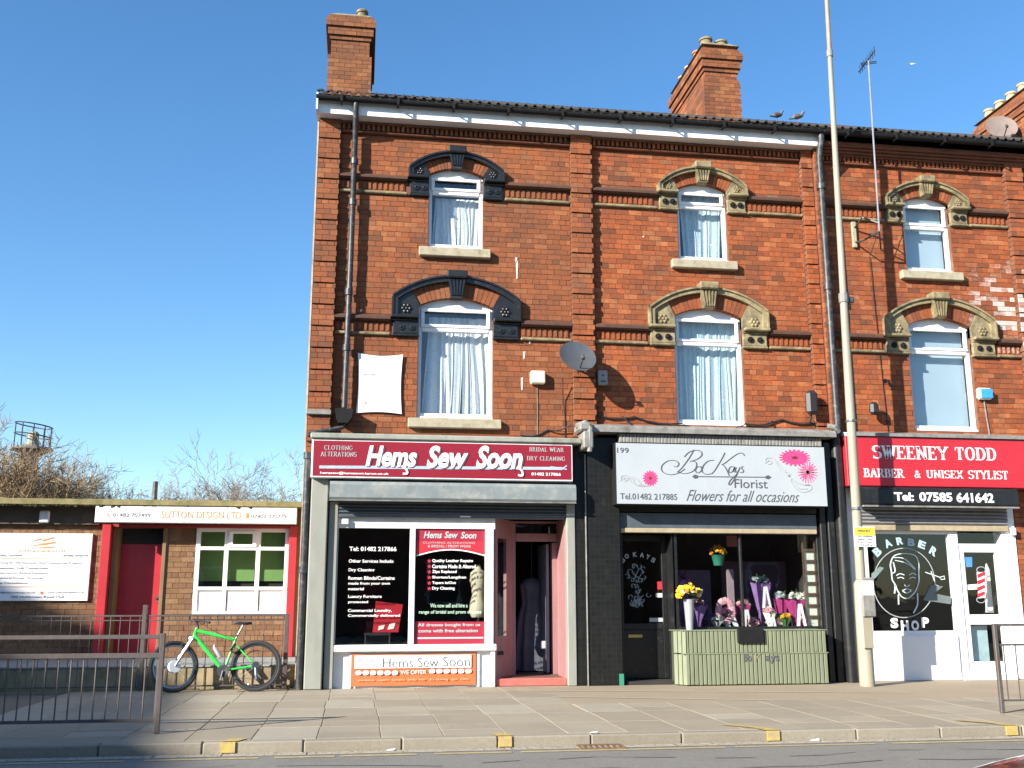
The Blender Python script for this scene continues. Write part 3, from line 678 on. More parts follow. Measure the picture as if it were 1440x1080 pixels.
def shell(house, x0, x1, holes, name='wall', zb=3.62, ztop=9.1):
    mb = MB()
    for a, b, c, d in subdivide_holes(x0, x1, zb, ztop, holes): mb.box(a, b, .007, .26, c, d)
    mb.build('wall', M_mortar, house)
    # party walls, back, floors
    MB().box(x0, x0 + .11, .262, 8.3, 0, 9.1).box(x1 - .11, x1, .262, 8.3, 0, 9.1).box(x0 + .112, x1 - .112, 8.1, 8.3, 0, 9.1).box(x0 + .112, x1 - .112, .262, 8.098, 3.3, 3.5).box(x0 + .112, x1 - .112, .262, 8.098, 6.2, 6.35).box(x0 + .112, x1 - .112, .262, 8.098, 8.95, 9.1).build('inner_wall', M_room, house)
def eaves_white(house, x0, x1, px):
    MB().box(x0, x1, -.29, -.26, 8.93, 9.17).box(x0, x1, -.26, .0, 8.93, 8.95).build('fascia_board', M_upvc, house)
    for a, b in px:
        MB().cbox(a, b, -.075, .02, 8.735, 8.775, .012).build('cornice_mould', mat('dark_red_terracotta', (.17, .058, .028), .8, .3, 14, .3, dirt=(.06, .03, .02), dirt_amt=.5), house)
        d = MB(); x = a + .02
        while x < b - .05: d.box(x, x + .045, -.06, .02, 8.79, 8.885, random.random()); x += .08
        d.build('dentil_course', M_bj, house, kind='stuff')
        MB().cbox(a, b, -.09, .02, 8.888, 8.925, .008).build('cornice_course', mat('dark_red_terracotta', (.2, .062, .03)), house)
def TW(s, l, r, t, b, y, m, parent, **k):
    xc = (l + r) / 2; return text(s, W(l, (t + b) / 2, y)[0], W(r, (t + b) / 2, y)[0], W(xc, b, y)[1], W(xc, t, y)[1], y, m, parent, **k)
def crop(ox, oy, s): return lambda *v: [ox + v[0] / s, ox + v[1] / s, oy + v[2] / s, oy + v[3] / s]
def SW(s, l, r, t, b, y, m, parent, **k):
    xc = (l + r) / 2; return serif_text(s, W(l, (t + b) / 2, y)[0], W(r, (t + b) / 2, y)[0], W(xc, b, y)[1], W(xc, t, y)[1], y, m, parent, **k)
def strokes(lines, ox, oy, s, y, w, m, parent, name, thin=None, sp=True, n=5):
    mb = MB()
    for k, ln in enumerate(lines):
        P = spline(ln, n) if sp and len(ln) > 2 else [Vector(p) for p in ln]
        Q = [W(ox + p.x / s, oy + p.y / s, y) for p in P]
        nib(mb, Q, 0, 0, 1, 1, w, thin or w, y - .0004 * (k % 3))
    return mb.build(name, m, parent)

HN = 'brick houses of the terrace with shops below'
H1 = empty('brick_house', (1.4, 0, 0), 'left end brick house of the terrace, black window arches above the crimson sewing shop sign', 'house', HN)
H2 = empty('brick_house', (5.7, 0, 0), 'middle red brick house of the terrace, bare stone window arches above the white florist sign', 'house', HN)
H3 = empty('brick_house', (9.6, 0, 0), 'red brick house right of the lamp post, flaking white patch near its right edge', 'house', HN)
H4 = empty('brick_house', (13.9, 0, 0), 'brick house at the right edge of the photo, only its tall chimney with pots showing', 'house', HN)
BASE = {'h1': (H1, .95, 1.84, .82, 2.01), 'h2': (H2, 5.16, 6.03, 5.03, 6.195), 'h3': (H3, 9.26, 10.14, 9.165, 10.33)}
LACE_W = lace_mat('white_lace', (.82, .82, .8), .85); LACE_B = lace_mat('blue_white_lace', (.66, .76, .76), .78)
def facade(key, x0, x1, pil, zbot, arch_m, cu, cl, sill_lo, cm):
    H, a, b, c, d = BASE[key]; holes = [(a, b, UP['z0'] - .04, UP['ze'] + UP['rise']), (c, d, LO['z0'] - .04, LO['ze'] + LO['rise'])]
    shell(H, x0, x1, holes, zb=zbot)
    window(H, a, b, UP['z0'], UP['ze'], UP['rise'], 7.83 if key != 'h3' else 7.68, cu, cm=cm)
    window(H, c, d, LO['z0'], LO['ze'], LO['rise'], 5.42 if key != 'h1' else 5.50, cl, cm=cm)
    for (q0, q1, zz0, zz1) in ((a, b, UP['z0'], UP['ze']), (c, d, LO['z0'], LO['ze'])):   # plastered reveals
        MB().box(q0 - .02, q0 - .001, .02, .25, zz0, zz1).box(q1 + .001, q1 + .02, .02, .25, zz0, zz1).build('reveal', M_mortarb, H)
    surround(H, a, b, UP['ze'], UP['rise'], ZU, .76, .19, arch_m, band=.055)
    surround(H, c, d, LO['ze'], LO['rise'], ZL, 1.0, .25, arch_m, band=.07)
    sill(H, a - .15, b + .12, UP['z0'] - .05)
    if sill_lo: sill(H, c - .14, d + .13, LO['z0'] - .05)
    lst = []; bh = []
    for (q0, q1, w, zs, vt, bd, hw_) in ((a, b, UP, ZU, .19, .055, .76), (c, d, LO, ZL, .25, .07, 1.0)):
        xc = (q0 + q1) / 2; hw = (q1 - q0) / 2; R = (hw * hw + w['rise'] ** 2) / (2 * w['rise']); cz = w['ze'] + w['rise'] - R; R2 = R + vt + bd
        bh.append((q0 - .004, q1 + .004, w['z0'] - .05, w['ze'] + w['rise']))
        for i in range(24):
            u0 = -hw_ + 2 * hw_ * i / 24; u1 = u0 + 2 * hw_ / 24; um = (u0 + u1) / 2
            bh.append((xc + u0, xc + u1, zs - .35, cz + math.sqrt(max(.01, R2 * R2 - um * um))))
        bh.append((x0, x1, zs - .32, zs + .02))
    ph = [(p[0], p[1], 0, 20) for p in pil]
    for (u, v, p, q, h) in lay(x0, x1, zbot, 8.735, bh + ph, .06): lst.append((u, v, p, q, 0))
    for p in pil: pilaster(p[0], p[1], zbot, 8.93, lst, H)
    ends = sorted([x0] + [v for p in pil for v in p] + [x1]); segs = [(ends[i], ends[i + 1]) for i in range(len(ends) - 1) if not any(abs((ends[i] + ends[i + 1]) / 2 - (p[0] + p[1]) / 2) < .01 for p in pil) and ends[i + 1] - ends[i] > .05]
    for (zs, xc, hw_) in ((ZU, (a + b) / 2, .805), (ZL, (c + d) / 2, 1.045)):
        ss = []
        for s0, s1 in segs:
            if s0 < xc < s1: ss += [(s0, xc - hw_), (xc + hw_, s1)]
            else: ss.append((s0, s1))
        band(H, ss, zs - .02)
    put_bricks(H, lst, M_bj, M_bo)
    return segs
# curtains: (x0, x1, ztop, zbottom, pleats, depth, lean)
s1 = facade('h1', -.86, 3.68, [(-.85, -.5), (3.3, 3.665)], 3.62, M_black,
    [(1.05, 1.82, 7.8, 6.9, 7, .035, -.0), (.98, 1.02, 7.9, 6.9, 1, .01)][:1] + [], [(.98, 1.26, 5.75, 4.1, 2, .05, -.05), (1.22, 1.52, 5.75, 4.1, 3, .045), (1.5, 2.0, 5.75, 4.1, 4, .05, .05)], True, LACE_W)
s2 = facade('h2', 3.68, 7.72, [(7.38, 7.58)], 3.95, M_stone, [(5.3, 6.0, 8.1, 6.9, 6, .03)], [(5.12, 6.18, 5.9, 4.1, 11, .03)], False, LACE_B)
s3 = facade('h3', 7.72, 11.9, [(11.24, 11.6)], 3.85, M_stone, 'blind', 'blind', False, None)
eaves_white(H1, -.87, 3.68, [(-.5, 3.3)]); eaves_white(H2, 3.682, 7.66, [(3.68, 7.38)])
gutter(H1, -.9, 3.68); gutter(H2, 3.68, 7.68); gutter(H3, 7.7, 12.0, 9.17); gutter(H4, 12, 16, 9.17)
MB().box(-.9, -.872, -.42, 0, 8.93, 9.22).build('fascia_end', M_upvc, H1)
terr = mat('dark_red_terracotta', (.2, .062, .03))
for (y, za, zb) in ((-.06, 8.735, 8.775), (-.075, 8.875, 8.905), (-.12, 8.908, 8.95), (-.17, 8.953, 8.99), (-.22, 8.993, 9.08)):
    MB().cbox(7.74, 12, y, .02, za, zb, .01).build('cornice_course', terr, H3)
dm = MB(); x = 7.8
while x < 11.2: dm.box(x, x + .045, -.045, .02, 8.79, 8.87, random.random()); x += .08
dm.build('dentil_course', M_bj, H3, kind='stuff')
roof(H1, -.9, 3.68); roof(H2, 3.682, 7.7); roof(H3, 7.702, 12.0); roof(H4, 12.002, 16.0)
shell(H4, 12, 16, [], zb=0)
put_bricks(H4, [(u, v, p, q, 0) for (u, v, p, q, h) in lay(12.0, 16, 0, 9.0)], M_bj, M_bo, 0)
# gable end of the left house: flaking render, and a strip of shopfront-level brick
MB().box(-.885, -.861, .0, 8.3, 0, 9.15).build('gable_render', mat('flaking_render', (.5, .4, .28), .9, .3, 6, .5, dirt=(.3, .12, .06), dirt_amt=.5), H1)
put_bricks(H1, [(u, v, p, q, -.05) for (u, v, p, q, h) in lay(-.86, -.75, 0, 3.6)], M_bj, M_bo, 0)
MB().box(-.86, -.75, -.035, .3, 0, 3.62).build('wall', M_mortar, H1)
chimney(H1, -.86, -.1, 3.0, 5.1, 9.9, 12.68, [(-.27, 3.3, .11, .34, M_stone), (-.5, 4.4, .11, .2, M_potr)], 11.75)
chimney(H2, 6.85, 7.56, 3.0, 5.1, 10.0, 12.66, [(7.0, 3.25, .13, .3, M_stone), (7.33, 3.25, .13, .26, M_stone), (7.0, 3.75, .12, .28, M_potr), (7.0, 4.35, .11, .25, M_pot), (7.0, 4.8, .11, .25, M_pot)], 11.85)
chimney(H4, 14.42, 15.3, 3.0, 5.1, 10.0, 12.42, [(14.62, 3.2 + i * .42, .12, .30, M_pot) for i in range(5)])
# downpipes, part of their houses
def pipe(name, pts, r, H, m=M_iron, collars=()):
    mb = MB().tube(pts, r, 10)
    for c in collars: mb.tube([(c[0], c[1], c[2] - .05), (c[0], c[1], c[2] + .05)], r * 1.35, 10)
    return mb.build(name, m, H, smooth=True)
pipe('downpipe', [(-.27, -.36, 9.12), (-.27, -.36, 9.0), (-.27, -.12, 8.72), (-.28, -.12, 6.5), (-.30, -.12, 4.15)], .045, H1, collars=[(-.27, -.12, 8.2), (-.275, -.12, 7.5), (-.29, -.12, 6.0), (-.295, -.12, 5.1)])
MB().prism([(-.44, 4.12), (-.16, 4.12), (-.18, 3.98), (-.24, 3.9), (-.38, 3.9), (-.42, 3.98)], -.24, -.02).build('hopper', M_blackm, H1)
MB().cbox(-.87, -.49, -.17, .0, 4.03, 4.11, .01).build('pilaster_base', M_lead, H1)
pipe('waste_pipe', [(-.3, -.12, 3.93), (-.31, -.15, 3.84), (-.6, -.17, 3.78), (-.82, -.2, 3.72)], .032, H1)
pipe('downpipe', [(-.815, -.13, 3.42), (-.815, -.13, 0)], .05, H1, collars=[(-.815, -.13, 3.4), (-.815, -.13, 1.7)])
MB().box(7.59, 7.695, -.19, 0, 3.98, 8.93).build('shadow_casting_pier', M_mortar, H2); pb_ = MB(); [pb_.box(u - .002, v + .002, -.2, -.15, p, q, random.random()).box(v - .02, v + .004, -.195, -.02, p, q, random.random()) for (u, v, p, q, h) in lay(7.585, 7.70, 3.98, 8.9)]; pb_.build('brick', M_bj, H2, kind='stuff')  # pier added behind the pipe so its shadow darkens the strip to the right
pipe('downpipe', [(7.655, -.36, 9.12), (7.655, -.36, 9.02), (7.65, -.25, 8.75), (7.65, -.25, 6), (7.65, -.25, 3.98)], .055, H2, collars=[(7.65, -.25, 8.2), (7.65, -.25, 6.4)])
pipe('downpipe', [(7.66, -.13, 3.98), (7.66, -.16, 0)], .1, H2, M_black)

for px, py, h in ((727, 380, .32), (726, 366, .1), (737, 500, .14), (745, 480, .1), (734, 540, .22), (508, 437, .06), (1000, 345, .05), (905, 333, .04), (1160, 300, .06)):
    x, z = W(px, py, 0); MB().prism([(x - .012, z - h / 2), (x + .01, z - h / 2 + .02), (x + .018, z + h / 2), (x - .02, z + h / 2 - .01)], -.007, -.004).build('lime_stain', mat('lime_stain', (.55, .5, .46), .9, .3, 20, .2), H1 if px < 800 else H2)
# ------------------------------------------------------------------ sewing shop front (part of H1)
MB().cbox(-.745, -.49, -.2, .25, 0, 3.05, .015).build('shopfront_pillar', M_grey, H1)
MB().cbox(-.47, -.335, -.12, .2, 0, 2.72, .01).build('shopfront_post', M_grey, H1)
MB().cbox(3.15, 3.285, -.14, .2, 0, 2.72, .01).build('shopfront_post', M_grey, H1)
MB().box(-.75, 3.3, -.05, .25, 3.0, 3.62).box(-.47, 3.15, -.02, .2, 2.5, 3.0).build('shopfront_beam', M_grey, H1)
MB().cbox(-.78, 3.36, -.37, 0, 3.635, 3.72, .015).build('shopfront_cornice', mat('grey_green_cornice', (.27, .29, .25), .7, .2, 6, .3, dirt=(.12, .11, .08), dirt_amt=.4), H1)
sb = MB().prismx([(-.05, 2.72), (-.34, 2.72), (-.37, 2.76), (-.37, 2.95), (-.33, 3.0), (-.05, 3.0)], -.47, 3.26).build('shutter_box', M_greyblue, H1)
MB().cbox(-.47, 3.26, -.385, -.34, 2.705, 2.72, .004).build('shutter_lip', M_lead, sb)
for i in range(4): MB().prismx([(-.1, 2.54 + i * .05), (-.125, 2.56 + i * .05), (-.1, 2.585 + i * .05), (-.08, 2.585 + i * .05), (-.08, 2.54 + i * .05)], -.33, 3.15).build('shutter_slat', M_slat, H1)
MB().cbox(-.33, 3.15, -.115, -.07, 2.485, 2.535, .008).build('shutter_bottom_rail', M_slat, H1)
MB().box(1.5, 1.66, -.118, -.115, 2.5, 2.52).build('shutter_label', M_ltext, H1)
f = MB()
f.box(-.333, 2.05, -.03, .06, 2.33, 2.5); f.cbox(.75, .835, -.04, .06, .62, 2.33, .008); f.cbox(1.90, 2.03, -.05, .06, .62, 2.33, .008); f.box(-.333, -.325, -.03, .06, .62, 2.33)
f.cbox(-.335, 2.07, -.12, .07, .52, .618, .012)
wf = f.build('shop_window', M_whitepaint, H1)
MB().box(-.32, .75, .01, .018, .62, 2.33).build('pane', M_shopglass, wf)
MB().box(.836, 1.898, .01, .018, .62, 2.33).build('pane', M_shopglass, wf)
MB().box(-.333, 2.05, -.02, .06, 0, .518).cbox(-.1, -.07, -.05, -.021, .0, .5, .005).cbox(1.78, 1.82, -.05, -.021, 0, .5, .005).cbox(1.98, 2.05, -.09, -.021, 0, .518, .006).build('stall_riser', M_whitepaint, H1)
MB().cbox(-.28, -.18, -.1, -.05, 2.38, 2.46, .006).build('window_sensor', M_ltext, H1)
# splayed side of the doorway
def quadbox(mb, a, b, z0, z1, t=.05, tone=.5):
    A, B = Vector(a), Vector(b); d = (B - A).normalized(); n = Vector((-d.y, d.x)) * t
    return mb.add([(*A, z0), (*B, z0), (*(B + n), z0), (*(A + n), z0), (*A, z1), (*B, z1), (*(B + n), z1), (*(A + n), z1)], [(0, 1, 5, 4), (1, 2, 6, 5), (2, 3, 7, 6), (3, 0, 4, 7), (4, 5, 6, 7), (3, 2, 1, 0)], tone)
a, b = Vector((2.06, .0)), Vector((2.42, .6)); L = lambda t: tuple(a + (b - a) * t)
sp = MB(); quadbox(sp, L(0), L(1), .05, .72); quadbox(sp, L(0), L(1), 2.2, 2.5); quadbox(sp, L(0), L(.12), .72, 2.2); quadbox(sp, L(.62), L(1), .72, 2.2)
spo = sp.build('doorway_side', M_pink, H1); g = MB(); quadbox(g, L(.12), L(.62), .72, 2.2, .012); g.build('pane', M_shopglass, spo)
df = MB().cbox(2.38, 2.46, .58, .68, .11, 2.5, .008).cbox(3.14, 3.2, .58, .68, .11, 2.5, .008).cbox(2.46, 3.14, .58, .68, 2.18, 2.31, .008).box(2.46, 3.14, .6, .66, 2.47, 2.5).build('door_frame', M_pink, H1)
MB().box(2.46, 3.14, .62, .63, 2.31, 2.47).build('pane', M_shopglass, df)
MB().cbox(3.14, 3.155, .0, .58, .0, 2.5, .003).build('doorway_side', M_pink, H1)
MB().box(3.06, 3.14, .6, 1.0, .12, 2.16).build('stop_post', M_pink, H1)
dr = MB().cbox(2.98, 3.03, .72, 1.5, .13, 2.15, .01).build('open_door', mat('blue_grey_door', (.2, .21, .25), .5, .15, 5, .1), H1)
MB().cbox(2.9, 2.98, .78, .81, .5, .62, .01).build('handle', M_ltext, dr)
MB().cbox(2.06, 3.15, -.04, .6, 0, .11, .01).build('step', mat('red_step_paint', (.47, .13, .11), .7, .2, 8, .3, dirt=(.3, .17, .12), dirt_amt=.4), H1)
MB().box(2.2, 3.1, .1, .58, .1105, .118).build('door_mat', mat('brown_mat', (.14, .07, .045), .95, .3, 30, .5), H1)
MB().box(2.45, 3.14, .602, 2.5, .1, .12).build('inner_floor', M_dark, H1)
# room behind
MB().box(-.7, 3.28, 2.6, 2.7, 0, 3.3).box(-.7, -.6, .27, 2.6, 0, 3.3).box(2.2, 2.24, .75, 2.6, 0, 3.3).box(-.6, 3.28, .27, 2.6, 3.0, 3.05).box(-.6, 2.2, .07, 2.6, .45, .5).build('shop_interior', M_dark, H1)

# ------------------------------------------------------------------ florist front (part of H2)
MB().cbox(3.285, 3.465, -.12, .26, 0, 3.78, .012).build('tiled_pilaster', M_tile, H2)
MB().cbox(3.47, 3.995, -.15, .26, 0, 3.78, .012).build('tiled_pilaster', M_tile, H2)
MB().cbox(7.32, 7.42, -.1, .26, 0, 3.78, .01).cbox(7.44, 7.56, -.13, .26, 0, 3.78, .01).build('shopfront_pilaster', M_black, H2)
MB().tube([(3.45, -.16, 0), (3.45, -.16, 3.5)], .012, 6).build('cable', M_lead, H2)
MB().box(3.995, 7.28, -.02, .26, 2.62, 3.8).box(3.995, 7.28, -.07, -.02, 2.62, 2.72).build('shopfront_beam', M_black, H2)
MB().box(3.995, 7.28, -.05, .1, 2.37, 2.6).build('shutter_box', M_slat, H2)
MB().cbox(4.02, 7.27, -.08, -.03, 2.29, 2.365, .01).build('shutter_bottom_rail', mat('pale_wood_rail', (.36, .30, .2), .7, .2, 9, .2), H2)
sc2 = MB(); x = 3.98
while x < 7.3: sc2.cbox(x, x + .052, -.3, -.05, 3.68, 3.825, .008); x += .056
sc2.build('awning_slats', M_lead, H2, kind='stuff')
MB().prismx([(0, 3.83), (-.38, 3.83), (-.38, 3.9), (-.33, 3.94), (-.02, 4.01), (0, 4.01)], 3.4, 7.56).build('shopfront_cornice', M_lead, H2)
MB().cbox(3.36, 3.52, -.5, -.05, 3.55, 3.82, .02).cbox(3.3, 3.5, -.5, -.06, 3.82, 3.95, .03).build('corbel', M_lead, H2)
MB().tube([(3.3, -.3, 3.92), (3.42, -.42, 3.95), (3.47, -.46, 3.88), (3.46, -.46, 3.5)], [.05, .06, .05, .04], 8).build('downpipe', M_lead, H2, smooth=True)
MB().tube([(7.45, -.3, 4.02), (7.55, -.34, 4.0), (7.64, -.3, 3.93)], .045, 8).build('pipe_elbow', M_lead, H2, smooth=True)
dd = MB().cbox(4.06, 4.14, .3, .36, .06, 2.28, .006).cbox(4.78, 4.86, .3, .36, .06, 2.28, .006).cbox(4.14, 4.78, .3, .36, .06, .8, .006).cbox(4.14, 4.78, .3, .36, 2.18, 2.28, .006).cbox(4.14, 4.78, .3, .36, .8, .9, .006).build('shop_door', M_black, H2)
MB().box(4.14, 4.78, .325, .335, .9, 2.18).build('pane', M_shopglass, dd)
MB().cbox(4.2, 4.43, .285, .3, .68, .73, .004).build('letterbox', mat('brass', (.6, .47, .16), .35, .15, 12, .1, metal=.7), dd)
MB().box(3.995, 4.06, -.02, .36, 0, 2.4).box(4.86, 4.9, -.0, .36, 0, 2.4).build('doorway_side', M_black, H2)
MB().box(4.06, 4.87, -.1, .36, .003, .05).build('step', M_dark, H2)
MB().box(4.87, 7.315, -.0, .1, 0, .8).build('stall_riser', M_black, H2)
wf2 = MB().cbox(4.87, 4.95, .0, .09, .8, 2.37, .006).cbox(7.285, 7.318, .0, .09, .8, 2.37, .006).cbox(4.95, 7.285, .0, .09, .8, .85, .006).cbox(5.98, 6.02, .01, .08, .85, 2.3, .006).build('shop_window', M_black, H2)
MB().box(4.95, 7.285, .04, .048, .85, 2.36).build('pane', M_shopglass, wf2)
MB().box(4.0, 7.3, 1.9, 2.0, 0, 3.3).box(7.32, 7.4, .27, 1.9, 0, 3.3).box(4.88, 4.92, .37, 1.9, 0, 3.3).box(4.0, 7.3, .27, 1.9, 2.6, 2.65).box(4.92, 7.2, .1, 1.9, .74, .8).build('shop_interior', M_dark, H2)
# planter front in two tiers of slats
PL = empty('planter', (6.0, -.4, 0), 'sage green slatted two tier planter box below the florist window', 'planter')
cr = MB().box(4.92, 7.14, -.38, -.02, .47, .79).box(4.92, 7.13, -.40, -.02, .0, .45).prism([(4.80, 0), (4.92, 0), (4.92, .79), (4.80, .79)], -.24, -.02).build('box', mat('dark_gap', (.05, .06, .035), .9), PL)
def slat(x, y, z0, z1, w=.0515, d=.022):
    return MB().cbox(x, x + w, y - d, y, z0, z1, .004).build('slat', M_sage, PL)
for (y0_, z0_, z1_, xe) in ((-.382, .475, .795, 7.12), (-.402, .015, .455, 7.12)):
    x = 4.90; first = None
    while x < xe:
        if first is None: first = slat(x, y0_, z0_, z1_); fx = x
        else: o = first.copy(); col.objects.link(o); o.parent = PL; o.location = (x - fx, 0, random.uniform(-.004, .004))
        x += .0665
    for k in range(3):
        a_ = Vector((4.775 + .045 * k, -.22 - .07 * k)); b_ = a_ + Vector((.038, -.058)); mb = MB(); quadbox(mb, tuple(a_), tuple(b_), z0_, z1_, .02); mb.build('slat', M_sage, PL)
MB().cbox(4.86, 7.17, -.43, -.25, .456, .474, .005).build('ledge_board', M_sage, PL)
MB().cbox(4.86, 7.17, -.41, .0, .797, .812, .005).cbox(4.77, 4.86, -.26, .0, .797, .811, .005).build('top_board', M_sage, PL)
MB().cbox(5.72, 6.13, -.45, -.405, .62, .83, .006).build('black_plaque', M_blackm, PL)
TW('Bo', 1046, 1057, 919, 930, -.428, M_dtext, PL, bold=.012); TW('K', 1062, 1071, 919, 930, -.428, mat('faded_letter', (.26, .23, .15), .7), PL); TW('ays', 1077, 1096, 922, 933, -.428, M_dtext, PL, bold=.012)
MB().box(3.93, 4.0, -.158, -.151, 0, .17).build('green_paint_smear', mat('green_smear', (.03, .25, .16), .6), H2)

# ------------------------------------------------------------------ barber front (part of H3)
MB().box(7.74, 8.14, -.02, .26, 0, 3.05).build('wall', M_whitepaint, H3)
MB().box(8.0, 10.8, .0, .26, 2.5, 3.85).box(7.74, 11.3, -.28, -.02, 3.87, 3.93).build('shopfront_beam', M_whitepaint, H3)
MB().prismx([(0, 3.87), (-.34, 3.87), (-.34, 3.92), (-.02, 3.99), (0, 3.99)], 7.9, 12.0).build('shopfront_cornice', M_lead, H3)
for i in range(5): MB().prismx([(-.08, 2.46 + i * .058), (-.105, 2.485 + i * .058), (-.08, 2.515 + i * .058), (-.06, 2.515 + i * .058), (-.06, 2.46 + i * .058)], 8.02, 10.62).build('shutter_slat', mat('grey_shutter_slat', (.2, .205, .22), .5, .15, 8, .1), H3)
MB().cbox(8.02, 10.62, -.09, -.04, 2.36, 2.45, .008).build('shutter_bottom_rail', mat('pale_wood_rail', (.36, .30, .2)), H3)
wf3 = MB().box(8.0, 8.14, -.01, .06, .78, 2.36).cbox(9.58, 9.74, -.02, .08, .06, 2.36, .006).box(8.14, 9.58, -.01, .06, .7, .77).box(8.14, 9.58, -.01, .06, 2.31, 2.36).build('shop_window', M_upvc, H3)
MB().box(8.14, 9.58, .02, .028, .77, 2.31).build('pane', M_shopglass, wf3)
MB().cbox(8.0, 9.58, -.05, .06, 0, .7, .01).build('stall_riser', M_white, H3)
d3 = MB().cbox(9.74, 9.84, .0, .07, .06, 2.12, .006).cbox(10.4, 10.52, .0, .07, .06, 2.12, .006).cbox(9.84, 10.4, .0, .07, 2.02, 2.12, .006).cbox(9.84, 10.4, .0, .07, .86, 1.02, .006).cbox(9.84, 10.4, .0, .07, .06, .28, .006).build('shop_door', M_upvc, H3)
MB().box(9.84, 10.4, .03, .038, 1.02, 2.02).build('pane', M_shopglass, d3); MB().box(9.84, 10.4, .03, .038, .28, .86).build('pane', M_shopglass, d3)
MB().box(9.74, 10.52, .02, .03, 2.16, 2.34).build('pane', M_shopglass, wf3); MB().box(9.74, 10.6, -.01, .06, 2.125, 2.16).cbox(10.52, 10.78, -.03, .2, 0, 2.9, .01).box(9.6, 10.52, -.1, .1, .003, .055).build('door_surround', M_upvc, H3)
put_bricks(H3, [(u, v, p, q, -.02) for (u, v, p, q, h) in lay(10.8, 11.9, 0, 3.85)], M_bj, M_bo, 0); MB().box(10.79, 11.9, -.005, .26, 0, 3.85).build('wall', M_mortar, H3)
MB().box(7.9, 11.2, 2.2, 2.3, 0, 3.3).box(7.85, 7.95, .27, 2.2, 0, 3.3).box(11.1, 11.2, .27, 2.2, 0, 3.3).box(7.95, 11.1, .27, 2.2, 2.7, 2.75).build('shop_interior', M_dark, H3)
MB().box(9.9, 10.2, .12, .2, .25, .84).build('poster', mat('pale_blue_poster', (.45, .6, .65), .5), H3)
MB().prism([(10.28, 1.05), (10.4, 1.05), (10.4, 1.75), (10.36, 1.85), (10.32, 1.5)], .2, .24).build('towel', M_white, H3)
# ------------------------------------------------------------------ shop signs
def signbox(name, x0, x1, z0, z1, y, face, frame, label, cat='sign', d=.25, fw=.035, loc=None):
    e = empty(name, ((x0 + x1) / 2, y + d, z0), label, cat)
    MB().cbox(x0, x1, y, y + d, z0, z1, .008).build('sign_box', frame, e)
    MB().box(x0 + fw, x1 - fw, y - .004, y + .02, z0 + fw, z1 - fw).build('sign_face', face, e); return e
S1 = signbox('shop_sign', -.755, 3.22, 3.05, 3.63, -.33, M_redsign, M_whitepaint, 'long crimson sewing shop sign reading Hems Sew Soon above the grey shutter box', fw=.025)
c = crop(400, 580, 3.273); y = -.336
M_bluel = mat('pale_blue_needle', (.36, .45, .56), .4)
TW('Hems', *c(380, 615, 162, 255), y - .004, mat('sign_shadow', (.12, .07, .09), .5), S1, shear=.25, bold=.035); TW('Sew', *c(662, 850, 162, 262), y - .004, mat('sign_shadow', (.12, .07, .09)), S1, shear=.25, bold=.035); TW('Soon', *c(888, 1102, 162, 266), y - .004, mat('sign_shadow', (.12, .07, .09)), S1, shear=.25, bold=.035)
TW('Hems', *c(374, 610, 154, 250), y - .009, M_ltext, S1, shear=.25, bold=.035); TW('Sew', *c(655, 846, 154, 256), y - .009, M_ltext, S1, shear=.25, bold=.035); TW('Soon', *c(882, 1096, 154, 260), y - .009, M_ltext, S1, shear=.25, bold=.035)
# descending tails of the fancy m and n
strokes([[(540, 245), (560, 262), (565, 280), (545, 282)], [(1070, 250), (1092, 268), (1095, 290), (1075, 288)]], 400, 580, 3.273, y - .012, .03, M_ltext, S1, 'lettering')
strokes([[(160, 251), (1280, 258)]], 400, 580, 3.273, y - .002, .045, M_bluel, S1, 'needle', sp=False); strokes([[(1225, 250), (1300, 262)], [(1280, 258), (1300, 245)]], 400, 580, 3.273, y - .003, .02, M_bluel, S1, 'needle_eye', sp=False)
SW('CLOTHING', *c(183, 316, 152, 173), y, M_gtext, S1, weight=.13); SW('ALTERATIONS', *c(167, 333, 181, 203), y, M_gtext, S1, weight=.13)
SW('BRIDAL WEAR', *c(1127, 1286, 161, 181), y, M_gtext, S1, weight=.13); SW('DRY CLEANING', *c(1116, 1293, 202, 222), y, M_gtext, S1, weight=.13)
TW('hemssew@hemssoon.karoo.co.uk', *c(165, 480, 274, 288), y - .001, M_ltext, S1, bold=.02); TW('01482 217866', *c(1137, 1272, 277, 291), y - .001, M_ltext, S1, bold=.02)

